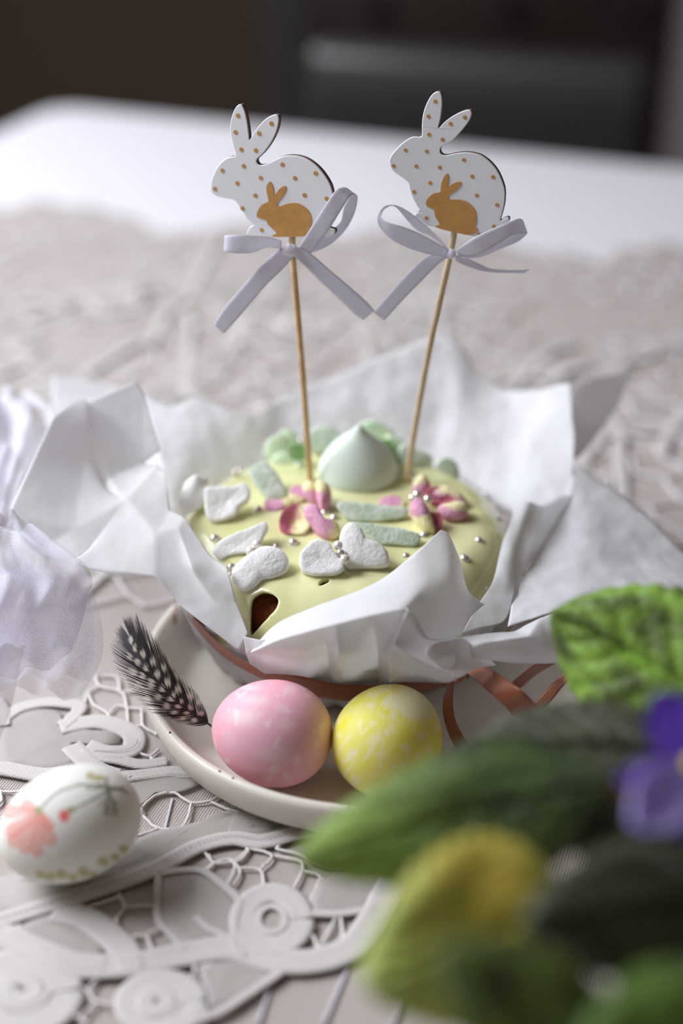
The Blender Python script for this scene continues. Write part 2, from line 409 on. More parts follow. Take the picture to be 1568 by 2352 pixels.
# sheer panels of the near field
panel([(600, 262), (690, 246), (770, 250), (840, 300), (905, 362), (890, 430), (880, 520), (760, 525), (700, 535), (640, 470), (600, 430)])
panel([(980, 440), (1000, 400), (1040, 392), (1075, 420), (1070, 460), (1020, 500), (990, 480)])
panel([(60, 470), (210, 410), (330, 450), (390, 520), (380, 580), (250, 570), (130, 520)])
panel([(760, 610), (880, 575), (960, 580), (1070, 625), (950, 700), (800, 770), (775, 700)])
panel([(0, 540), (60, 545), (170, 590), (220, 650), (220, 740), (180, 829), (-40, 850), (-40, 600)])
panel([(530, 700), (620, 660), (700, 700), (700, 780), (600, 820), (520, 770)])
panel([(1200, 300), (1290, 262), (1420, 262), (1520, 300), (1450, 380), (1290, 405), (1170, 405)])
panel([(-40, 300), (-40, 440), (150, 370), (400, 290), (600, 215), (760, 130), (880, 105), (1000, 112), (1160, 65), (1100, 30), (960, 20), (860, 20), (760, 60), (600, 95), (500, 140), (350, 200), (150, 230)])
# left-hand field (around the decorated egg and the tape loop)
T6 = lambda p, w, **k: tape(p, w, Z6, **k)
T6([(-40, 1210), (40, 1215), (150, 1235), (260, 1250), (400, 1240)], .011)
T6([(760, 1290), (720, 1270), (900, 1245), (1020, 1230), (1120, 1235), (1300, 1230)], .0095)
T6([(430, 1075), (480, 1130), (540, 1190), (600, 1230), (700, 1262)], .012)
T6([(360, 965), (480, 940), (600, 930), (720, 960), (800, 1010), (800, 1080), (740, 1115), (620, 1115), (520, 1080)], .0125)
T6([(570, 1145), (700, 1160), (850, 1185), (1000, 1165)], .0075)
T6([(600, 1195), (640, 1225), (700, 1250)], .003)
T6([(30, 905), (120, 850), (250, 820), (380, 820), (480, 840), (430, 910), (370, 960)], .0085)
T6([(-30, 800), (10, 880), (10, 960)], .010)
panel([(-40, 960), (90, 890), (200, 860), (350, 870), (380, 930), (500, 980), (640, 990), (720, 1010), (700, 1065), (560, 1070), (430, 1065), (460, 1180), (300, 1230), (100, 1200), (-40, 1180)], Z6)
panel([(760, 1300), (900, 1275), (1100, 1265), (1200, 1300), (1100, 1350), (1000, 1360), (900, 1370), (840, 1440), (800, 1420)], Z6)
panel([(1330, 1365), (1200, 1300), (1300, 1290), (1450, 1380), (1600, 1480), (1650, 1600), (1500, 1610), (1380, 1640), (1380, 1560), (1480, 1500), (1400, 1450)], Z6)
panel([(1150, 1560), (1300, 1480), (1480, 1520), (1540, 1560), (1700, 1560), (1600, 1620), (1450, 1610), (1200, 1720), (900, 1850), (600, 1960), (200, 2050), (-40, 2090), (-40, 1900), (300, 1900), (600, 1880), (760, 1700), (830, 1640), (940, 1590)], Z6)
def cords(name, segs, zf, r=.00062, z=CZ):
    G = []
    for s in segs:
        P = cr(px_line(s, zf, z), max(6, 5 * len(s))); P = P + rng.normal(0, .00008, P.shape); G.append(tube_geo(P, r, 6))
    v, f = join(G); return tag(new(name, v, f, m_cord, lace), kind='stuff')
cords('cord_mesh', [
 [(450, 335), (470, 385), (440, 435), (480, 490), (555, 490), (610, 450), (590, 385), (470, 385)], [(590, 385), (600, 290)], [(555, 490), (590, 575)], [(480, 490), (510, 605)],
 [(610, 450), (650, 490), (700, 550)], [(320, 390), (400, 365), (455, 345)], [(790, 185), (810, 215), (870, 205), (890, 240), (860, 300)], [(870, 205), (905, 200), (940, 160), (935, 140)],
 [(810, 215), (770, 250)], [(770, 250), (700, 240), (650, 248)], [(890, 240), (985, 245), (1000, 310)], [(985, 245), (1030, 190), (940, 160)], [(1030, 190), (1130, 210), (1145, 250), (1110, 320)], [(1145, 250), (1210, 270), (1190, 330), (1170, 370)],
 [(1210, 270), (1225, 290)], [(860, 300), (905, 360)], [(1290, 408), (1300, 490), (1310, 540)], [(1130, 490), (1180, 490), (1205, 540)], [(1275, 420), (1235, 500), (1205, 540)], [(1330, 470), (1400, 395)],
 [(290, 690), (330, 700), (365, 745), (440, 750), (480, 720)], [(365, 745), (300, 810)], [(330, 700), (390, 635)], [(720, 590), (740, 620), (720, 660)], [(740, 620), (800, 605)], [(260, 640), (290, 690), (270, 780)],
 [(1065, 150), (1050, 165), (1130, 185), (1200, 230), (1300, 240), (1400, 262), (1520, 290)], [(610, 640), (560, 660), (540, 700)], [(240, 829), (290, 800), (330, 829)]], Z7)
cords('cord_mesh', [
 [(570, 650), (600, 720), (730, 760), (760, 850), (770, 960)], [(600, 720), (530, 760), (500, 850), (480, 920)], [(530, 760), (560, 830), (650, 890), (640, 940)], [(650, 890), (700, 840), (760, 850), (850, 860)],
 [(730, 760), (820, 745)], [(600, 660), (700, 670), (720, 750)], [(850, 860), (860, 960), (940, 1010)], [(770, 960), (860, 960)], [(830, 1120), (900, 1140), (950, 1100)], [(900, 1140), (930, 1190)],
 [(850, 1450), (930, 1380), (1040, 1362), (1150, 1420), (1260, 1410), (1330, 1370)], [(850, 1490), (940, 1570), (1060, 1578), (1120, 1530), (1150, 1420)], [(1260, 1410), (1370, 1460), (1490, 1500)], [(1480, 1440), (1460, 1500)],
 [(940, 1580), (820, 1625)], [(850, 1490), (850, 1450)], [(1230, 1720), (1290, 1785), (1400, 1780), (1440, 1840), (1400, 1920)], [(1480, 1690), (1490, 1710), (1450, 1760), (1400, 1780)], [(1290, 1785), (1240, 1830)],
 [(-20, 1350), (60, 1358), (140, 1350)], [(-10, 1320), (10, 1400), (-20, 1440)]], Z6)
# stitching along the near tape edges
G = []
for pts, zf, dz in (([(0, 425), (200, 362), (450, 280), (600, 220), (750, 140), (880, 112), (1000, 122), (1170, 78)], Z7, 0), ([(560, 1105), (700, 1110), (800, 1085), (830, 1040)], Z6, 0), ([(780, 1282), (900, 1262), (1020, 1246), (1130, 1250)], Z6, 0)):
    P = cr(px_line(pts, zf, TZ + .0009), 240)
    for i in range(0, 236, 4): G.append(tube_geo(P[i:i + 3], .00022, 4))
v, f = join(G); tag(new('stitching', v, f, m_thread, lace), kind='stuff')
# the far field of the lace: honeycomb of cords, scrolls of tape, sheer leaves
G = []; s = .017; pts = {}
def hexp(i, j, k):
    bx = -.42 + (i + .5 * (j & 1)) * s * 1.732; by = .60 + j * s * 1.5
    an = math.radians(60 * k + 30); x, y = bx + s * math.cos(an), by + s * math.sin(an)
    key = (round(x, 4), round(y, 4))
    if key not in pts: pts[key] = (x + rng.normal(0, .0028), y + rng.normal(0, .0028))
    return key, pts[key]
done = set()
def in_lace(x, y):
    q = far_l + (far_r - far_l) * ((x - far_l[0]) / (far_r[0] - far_l[0])); return y < q[1] - .03
for i in range(34):
    for j in range(22):
        for k in range(6):
            (ka, a), (kb, b) = hexp(i, j, k), hexp(i, j, (k + 1) % 6); e = tuple(sorted((ka, kb)))
            if e in done: continue
            done.add(e)
            if not in_lace(*a) or abs(a[0]) > .40 or mnoise.noise(Vector((a[0] * 9, a[1] * 9, 2))) > .14: continue
            if math.hypot(a[0] - .0133, a[1] - .509) < .104: continue
            m_ = ((a[0] + b[0]) / 2, (a[1] + b[1]) / 2, CZ)
            G.append(tube_geo([(*a, CZ), m_, (*b, CZ)], .0009, 5, False))
v, f = join(G); tag(new('cord_mesh', v, f, m_cord, lace), kind='stuff')
for k in range(46):
    cx = rng.uniform(-.36, .36); cy = rng.uniform(.66, 1.02)
    if not in_lace(cx, cy + .05): continue
    a0 = rng.uniform(0, 6.28); R_ = rng.uniform(.018, .034)
    if k % 2: P = [(cx + R_ * (1 - .05 * q) * math.cos(a0 + q * .5), cy + R_ * (1 - .05 * q) * math.sin(a0 + q * .5), TZ) for q in range(15)]
    else: P = [(cx + (q - 5) * .022 * math.cos(a0 * .3), cy + (q - 5) * .022 * math.sin(a0 * .3) + R_ * .7 * math.sin(q * .9), TZ) for q in range(11)]
    strip_on('tape', P, .0065, TZ, m_tape, lace, 50, .0006)
    n = 20; q0 = rng.uniform(0, 6.28)
    V = [(cx, cy, SZ)] + [(cx + R_ * 1.25 * math.cos(t) * math.cos(q0) - R_ * .6 * math.sin(t) * math.sin(q0), cy + R_ * 1.25 * math.cos(t) * math.sin(q0) + R_ * .6 * math.sin(t) * math.cos(q0), SZ) for t in np.linspace(0, 2 * math.pi, n, endpoint=False)]
    new('sheer_panel', V, [(0, 1 + i, 1 + (i + 1) % n) for i in range(n)], m_sheer, lace)

# ------------------------------------------------------------ plate
PC = PZ(850, 1540, .021); PC = np.array([PC[0], PC[1], .0075]); PF = PC[2] + .0045
prof = [(0, .0), (.088, .0), (.097, .0015), (.1035, .006), (.1065, .014), (.1072, .0195), (.1062, .0215), (.1040, .0218), (.1020, .020), (.1005, .013), (.0965, .0072), (.088, .005), (0, .0045)]
prof = [(a * .100 / .1072, b) for a, b in prof]; v, f = lathe_geo(PC, prof, 128)
plate = tag(new('plate', v, f, m_plate, origin=PC), 'round cream stoneware plate with low rim holding cake and eggs', 'plate')
for an in (-147, -128, -124, -96):
    an = math.radians(an); p = PC + [.0980 * math.cos(an), .0980 * math.sin(an), .0217]; v, f = lathe_geo((p[0], p[1], p[2] - .0001), [(0, 0), (.0005, 0), (.0004, .0004), (0, .0005)], 8); new('speck', v, f, m_speck, plate)

# ------------------------------------------------------------ cake
CX, CY, CR, CT = .0012, .555, .076, .070
def icing_z(x, y):
    r = math.hypot(x - CX, y - CY) / CR
    base = CT + .0022 * (1 - min(r, 1) ** 2)
    if r > .78: t = min((r - .78) / .22, 1); base -= .020 * (1 - math.sqrt(max(0, 1 - t * t)))
    base += .0009 * mnoise.noise(Vector((x * 75, y * 75, 0))) + .0012 * mnoise.noise(Vector((x * 25, y * 25, 7)))
    return base
def on_icing(px, py, lift=0):
    z = CT
    for _ in range(12): p = PZ(px, py, z + lift); z = .5 * z + .5 * icing_z(p[0], p[1])
    return PZ(px, py, z + lift)
cake = thing('easter_cake', (CX, CY, PF), 'round brown cake with glossy pale green icing in white paper on plate', 'cake')
v, f = lathe_geo((CX, CY, PF), [(0, 0), (.058, 0), (.0600, .003), (.064, .020), (.0685, .032), (.0715, .040), (.0705, .0455), (.066, .051), (.058, .0545), (.04, .0550), (0, .0552)], 96)
V = np.array(v); nn = fbm(V, 90); V[:, :2] += ((V[:, :2] - [CX, CY]) * (nn * .02)[:, None]); new('sponge', V, f, m_sponge, cake)
holes = [[Z3(p) for p in q] for q in (
    [(668, 1600), (700, 1535), (770, 1502), (860, 1525), (905, 1565), (912, 1600), (880, 1660), (800, 1740), (760, 1790), (720, 1830), (665, 1880)],
    [(1212, 1462), (1235, 1430), (1270, 1412), (1305, 1415), (1312, 1445), (1275, 1470), (1240, 1485), (1215, 1480)])]
holes.append([(437, 1208), (445, 1210), (452, 1225), (444, 1224)])
def inpoly(p, poly):
    c = False; x, y = p
    for i in range(len(poly)):
        (x1, y1), (x2, y2) = poly[i], poly[i - 1]
        if (y1 > y) != (y2 > y) and x < (x2 - x1) * (y - y1) / (y2 - y1) + x1: c = not c
    return c
nt_, nr = 760, 200; V = []
for i in range(nt_):
    th = 2 * math.pi * i / nt_; low = .009 + .004 * mnoise.noise(Vector((math.cos(th) * 3, math.sin(th) * 3, 1))) + .003 * mnoise.noise(Vector((math.cos(th) * 9, math.sin(th) * 9, 1)))
    for j in range(nr):
        s = j / (nr - 1)
        if s < .8:
            rr = (1 - (1 - s / .8) ** 1.15) * CR * .9995; x, y = CX + rr * math.cos(th), CY + rr * math.sin(th); z = icing_z(x, y)
        else:
            t = (s - .8) / .2; rr = CR - .0030 * t + .0004 * math.sin(t * 9); x, y = CX + rr * math.cos(th), CY + rr * math.sin(th)
            z = icing_z(CX + CR * .9995 * math.cos(th), CY + CR * .9995 * math.sin(th)) - low * t
        V.append((x, y, z))
V = np.array(V); pp = proj(V); keepf = []; bb = [(min(a for a, _ in h) - 3, max(a for a, _ in h) + 3, min(b for _, b in h) - 3, max(b for _, b in h) + 3) for h in holes]
inside = np.zeros(len(V), bool)
for h, b in zip(holes, bb):
    c = np.where((pp[:, 0] > b[0]) & (pp[:, 0] < b[1]) & (pp[:, 1] > b[2]) & (pp[:, 1] < b[3]) & (V[:, 1] < CY))[0]
    hs = cr(h, 60, True)
    for i in c: inside[i] = inpoly(pp[i], hs)
# snap hole-border vertices to the outline so that the rim of the hole is clean
F_ = grid_faces(nt_, nr, cu=True); cen = [q for q in F_ if not all(inside[list(q)])]
used = set(); [used.update(q) for q in cen]
for i in used:
    if inside[i]:
        best = None
        for h, b in zip(holes, bb):
            if b[0] < pp[i][0] < b[1] and b[2] < pp[i][1] < b[3]:
                hs = cr(h, 80, True); d = np.linalg.norm(hs - pp[i], axis=1); k = d.argmin()
                if best is None or d[k] < best[0]: best = (d[k], hs[k])
        if best and best[0] < 0:
            n_ = nrm([V[i][0] - CX, V[i][1] - CY, .03]); V[i] = Pplane(*best[1], V[i], n_)
ic = new('icing', V, cen, m_icing, cake, origin=None)
bm = bmesh.new(); bm.from_mesh(ic.data); bmesh.ops.delete(bm, geom=[v_ for v_ in bm.verts if not v_.link_faces], context='VERTS')
bv = [v_ for v_ in bm.verts if v_.is_boundary and v_.co.z > .036 and (v_.co.x ** 2 + v_.co.y ** 2) > 1e-6]
for _ in range(14):
    nw = {}
    for v_ in bv:
        nb = [e.other_vert(v_) for e in v_.link_edges if e.is_boundary]
        if len(nb) == 2: nw[v_] = v_.co * .4 + (nb[0].co + nb[1].co) * .3
    for v_, c_ in nw.items(): v_.co = c_
bm.to_mesh(ic.data); bm.free()
mod(ic, 'SOLIDIFY', thickness=.0022, offset=-1)

# ------------------------------------------------------------ meringue kiss
bm_ = on_icing(822, 1098); bm_[2] -= .0008
prof = [(0, 0), (.0150, 0), (.0176, .0012), (.0189, .0042), (.0188, .008), (.0174, .0125), (.0148, .0172), (.0116, .0215), (.0082, .0252), (.0052, .028), (.0034, .030), (.0020, .0322), (.0009, .0336), (0, .034)]
prof = [(a, b * .86) for a, b in prof]; pr = cr(prof, 60); pr[:, 0] = np.maximum(pr[:, 0], 0); v, f = lathe_geo(bm_, pr, 96); V = np.array(v)
h = (V[:, 2] - bm_[2]) / .034; an = np.arctan2(V[:, 1] - bm_[1], V[:, 0] - bm_[0])
seam = np.exp(-((an - (2.55 + .6 * h)) / .05) ** 2) * .0007 * (h > .02); V[:, :2] -= (V[:, :2] - bm_[:2]) / .018 * seam[:, None]
V[:, :2] *= 1; V[:, 0] += .0012 * h ** 3 + .0006 * np.sin(h * 7) * h
tag(new('meringue_kiss', V, f, m_kiss, origin=bm_), 'mint green drop-shaped meringue with a pointed tip between the two sticks', 'meringue')

# ------------------------------------------------------------ marshmallow flowers
def petal(parent, out, zf, mat, thick=.0045, tilt=28, dome=.12, cup=0., tip=None, yfix=None, name='petal', lift=0., rough=.0003, label=None):
    o2 = np.array([zf(p) for p in out]); o2 = cr(o2, 56, True); c = o2.mean(0)
    t = math.radians(tilt); n = np.array([0, -math.sin(t), math.cos(t)])
    C = on_icing(*c); h = thick
    if yfix: t = math.radians(68); n = np.array([0, -math.sin(t), math.cos(t)])
    for _ in range(0 if yfix else 6):
        O = PZ(c[0], c[1], C[2] + h); P = np.array([Pplane(a, b, O, n) for a, b in o2])
        gap = min(p[2] - icing_z(p[0], p[1]) for p in P) - thick * .7 - lift; h -= gap
        h = max(h, .001)
    O = PZ(c[0], c[1], C[2] + h) if not yfix else PY(c[0], c[1], yfix); P = np.array([Pplane(a, b, O, n) for a, b in o2]); cc_ = P.mean(0)
    size = np.linalg.norm(P - cc_, axis=1).mean()
    rings = [(0, -1), (.5, -1), (.88, -.98), (.97, -.85), (1.0, -.5), (1.0, -.2), (.985, -.04), (.94, .04), (.82, .10), (.6, .15), (.4, .18), (.2, .2), (0, .2)]
    V = []
    for s_, hh in rings:
        if hh > .03: hh = hh * dome / .2 * 1.0 - cup * (1 - s_)
        V += [cc_ + (p - cc_) * s_ + n * hh * thick for p in P]
    V = np.array(V); nn = np.stack([fbm(V + k, 170, 3) for k in (0, 5, 9)], -1); V += nn * thick * .055
    V += np.stack([fbm(V + k, 900, 2) for k in (0, 3, 6)], -1) * rough * .5
    col = None
    if tip:
        dx, dy, thr, c1, c2 = tip; q = (proj(V) - c) / (np.linalg.norm(o2 - c, axis=1).mean())
        w = q[:, 0] * dx + q[:, 1] * dy + .22 * fbm(V, 300, 3); w = np.clip((w - thr) / .22 + .5, 0, 1)[:, None]
        deep = np.clip(.5 + .9 * fbm(V + 2, 200, 2), 0, 1)[:, None]
        base = np.array(c1) * (1 - deep) + np.array(c1) * [.9, .75, .85] * deep; col = base * (1 - w) + np.array(c2) * w
    return new(name, V, grid_faces(len(rings), 56, cv=True), mat, parent, col=col)
PK, YE = (.76, .42, .56), (.88, .80, .46); DK = (.55, .17, .22)
def flower(name, cpx, label, cat='marshmallow flower', group='marshmallow flowers on the icing'):
    p = on_icing(*cpx); return thing(name, p, label, cat, group)
fl = flower('marshmallow_flower', Z3((1130, 840)), 'pink and yellow marshmallow flower at the foot of the left stick')
petal(fl, [(770, 750), (800, 735), (900, 740), (970, 720), (1000, 760), (930, 800), (860, 835), (790, 810)], Z3, m_mpink, .0035, 20, tip=(1, -.3, .55, PK, YE))
petal(fl, [(970, 690), (1000, 632), (1070, 620), (1110, 660), (1105, 730), (1040, 770), (980, 760)], Z3, m_mpink, .004, 30, tip=(-.2, 1, .1, PK, YE))
petal(fl, [(1085, 620), (1130, 583), (1180, 600), (1202, 660), (1205, 760), (1150, 760), (1095, 700)], Z3, m_mpink, .005, 38, tip=(0, -1, .1, PK, YE), dome=.6)
petal(fl, [(1195, 600), (1240, 580), (1300, 620), (1322, 700), (1300, 780), (1250, 825), (1215, 770), (1195, 680)], Z3, m_mpink, .006, 40, tip=(0, -1, .15, PK, YE), dome=.6)
petal(fl, [(895, 900), (920, 830), (1000, 775), (1070, 780), (1100, 850), (1145, 930), (1130, 980), (1080, 1020), (960, 1015), (900, 970)], Z3, m_mpink, .005, 34, cup=.8, tip=(.8, .3, .05, DK, YE))
petal(fl, [(1095, 810), (1150, 770), (1210, 790), (1260, 880), (1320, 925), (1370, 925), (1392, 990), (1375, 1030), (1300, 1055), (1220, 1020), (1150, 930), (1110, 870)], Z3, m_mpink, .0055, 34, dome=.5, tip=(.9, .2, .75, PK, YE))
fl = flower('marshmallow_flower', Z4((870, 680)), 'pink and yellow marshmallow flower to the right of the meringue')
petal(fl, [(535, 650), (620, 618), (700, 640), (727, 690), (680, 718), (580, 695)], Z4, m_mpink, .0035, 20, tip=(1, .2, .75, PK, YE))
petal(fl, [(775, 570), (790, 500), (850, 463), (892, 500), (905, 570), (860, 620), (800, 615)], Z4, m_mpink, .006, 42, dome=.5, tip=(-.3, -1, .2, PK, YE))
petal(fl, [(900, 600), (985, 555), (1060, 560), (1135, 610), (1165, 675), (1120, 690), (1040, 640), (950, 640)], Z4, m_mpink, .0055, 36, dome=.4, tip=(.2, -.7, .1, PK, YE))
petal(fl, [(860, 600), (930, 550), (1010, 585), (1080, 640), (1120, 690), (1050, 700), (960, 680), (890, 650)], Z4, m_mpink, .006, 32, cup=.5, tip=(.7, .7, .9, DK, YE))
petal(fl, [(960, 700), (1050, 672), (1150, 668), (1175, 730), (1145, 780), (1060, 798), (990, 770)], Z4, m_mpink, .0058, 36, dome=.5, tip=(.2, -.9, .15, PK, YE))
petal(fl, [(757, 700), (790, 640), (850, 650), (900, 740), (937, 860), (900, 882), (840, 850), (790, 790)], Z4, m_mpink, .0062, 40, dome=.5, tip=(.2, 1, .0, PK, YE))
petal(fl, [(895, 745), (955, 727), (992, 780), (980, 840), (940, 872), (910, 820)], Z4, m_mpink, .005, 38, cup=.4, tip=(0, -1, .9, DK, YE))
fl = flower('marshmallow_flower', Z3((300, 730)), 'white marshmallow flower at the far left rim of the icing')
petal(fl, [(60, 790), (90, 680), (125, 600), (190, 545), (240, 560), (280, 620), (290, 700), (270, 790), (180, 850), (100, 862)], Z3, m_mwhite, .007, 45, dome=.4, yfix=.560)
petal(fl, [(230, 570), (300, 565), (370, 610), (340, 650), (260, 660)], Z3, m_mwhite, .004, 25)
petal(fl, [(280, 650), (350, 632), (500, 622), (600, 600), (655, 650), (640, 730), (560, 790), (540, 850), (440, 900), (360, 910), (300, 870), (283, 770)], Z3, m_mwhite, .0065, 40, cup=.35)
fl = flower('marshmallow_flower', Z3((650, 1200)), 'white marshmallow flower at the front left, two pale pearls at its middle')
petal(fl, [(355, 1150), (400, 1080), (560, 1000), (700, 950), (780, 917), (803, 960), (770, 1020), (745, 1080), (755, 1130), (700, 1160), (620, 1172), (480, 1190), (415, 1222), (370, 1190)], Z3, m_mwhite, .0055, 40, cup=.2)
petal(fl, [(640, 1185), (760, 1115), (880, 1130), (950, 1190), (973, 1260), (940, 1330), (840, 1375), (760, 1390), (690, 1450), (600, 1478), (530, 1430), (505, 1360), (530, 1280), (590, 1220)], Z3, m_mwhite, .0055, 40, dome=.3)
fl = flower('marshmallow_flower', Z3((1370, 1200)), 'white marshmallow flower at the front middle with three pearls between petals')
petal(fl, [(1055, 1230), (1080, 1150), (1160, 1075), (1230, 1060), (1300, 1090), (1345, 1150), (1400, 1240), (1425, 1300), (1350, 1345), (1200, 1352), (1100, 1325), (1065, 1280)], Z3, m_mwhite, .0065, 38, cup=.25)
petal(fl, [(250, 930), (270, 860), (325, 808), (400, 850), (440, 920), (520, 950), (590, 1010), (607, 1080), (590, 1125), (500, 1140), (400, 1140), (290, 1140), (262, 1050), (255, 990)], Z4, m_mwhite, .006, 42, dome=.25)
fl = flower('marshmallow_petal', Z3((800, 580)), 'single mint green marshmallow petal left of the left stick', 'marshmallow')
petal(fl, [(640, 510), (700, 450), (770, 425), (860, 500), (920, 590), (950, 660), (940, 712), (830, 738), (760, 690), (690, 600)], Z3, m_mgreen, .0055, 40, dome=.1)
fl = flower('marshmallow_petal', Z4((490, 740)), 'long mint green marshmallow petal just in front of the meringue', 'marshmallow')
petal(fl, [(230, 675), (300, 662), (400, 670), (550, 690), (700, 705), (745, 725), (720, 770), (600, 795), (480, 808), (320, 797), (260, 740)], Z4, m_mgreen, .0042, 42, dome=.1)
fl = flower('marshmallow_petal', Z4((600, 900)), 'long mint green marshmallow petal behind the front middle white flower', 'marshmallow')
petal(fl, [(330, 812), (430, 815), (600, 840), (750, 870), (832, 900), (822, 950), (780, 985), (650, 970), (550, 968), (470, 925), (390, 880)], Z4, m_mgreen, .0045, 42, dome=.1)
fl = flower('marshmallow_flower', Z3((930, 380)), 'pale green marshmallow flower at the back left with a grass green petal')
petal(fl, [(765, 345), (800, 260), (880, 210), (950, 260), (940, 360), (860, 420), (790, 400)], Z3, m_mpale, .006, 48, yfix=.612)
petal(fl, [(890, 210), (960, 168), (1050, 235), (1075, 300), (1000, 330), (930, 290)], Z3, m_mpale, .006, 50, yfix=.618)
petal(fl, [(830, 420), (900, 360), (1000, 370), (1100, 410), (1110, 450), (1000, 480), (850, 475)], Z3, m_mpale, .006, 35, yfix=.605)
petal(fl, [(955, 315), (1030, 285), (1110, 300), (1150, 360), (1110, 410), (990, 405)], Z3, m_mgrass, .004, 35, yfix=.600, label='grass green petal')
fl = flower('marshmallow_petal', Z3((1270, 260)), 'round grey green marshmallow petal behind the left stick', 'marshmallow')
petal(fl, [(1130, 200), (1230, 143), (1320, 150), (1380, 200), (1402, 260), (1360, 320), (1250, 350), (1160, 340)], Z3, m_mgreen, .006, 50, yfix=.612)
fl = flower('marshmallow_flower', Z4((600, 250)), 'pale green marshmallow flower behind the tip of the meringue')
petal(fl, [(390, 130), (430, 92), (500, 85), (570, 110), (640, 175), (620, 240), (520, 230), (430, 190)], Z4, m_mpale, .006, 52, yfix=.620)
petal(fl, [(600, 190), (680, 215), (740, 270), (720, 340), (640, 330), (590, 260)], Z4, m_mpale, .006, 48, yfix=.612)
petal(fl, [(520, 250), (560, 215), (620, 230), (650, 300), (680, 370), (620, 390), (560, 330)], Z4, m_mgrass, .004, 40, yfix=.606, label='grass green petal')
fl = flower('marshmallow_petal', Z4((790, 350)), 'pale mint marshmallow petal behind the right stick', 'marshmallow')
petal(fl, [(678, 290), (730, 252), (800, 290), (900, 330), (920, 390), (850, 430), (750, 430), (700, 380)], Z4, m_mgreen, .006, 45, yfix=.602)
fl = flower('marshmallow_petal', Z4((1030, 450)), 'round mint marshmallow petal at the back right rim of the icing', 'marshmallow')
petal(fl, [(938, 400), (1000, 350), (1070, 368), (1112, 440), (1110, 520), (1060, 562), (980, 530), (940, 460)], Z4, m_mgreen, .005, 55, yfix=.598)

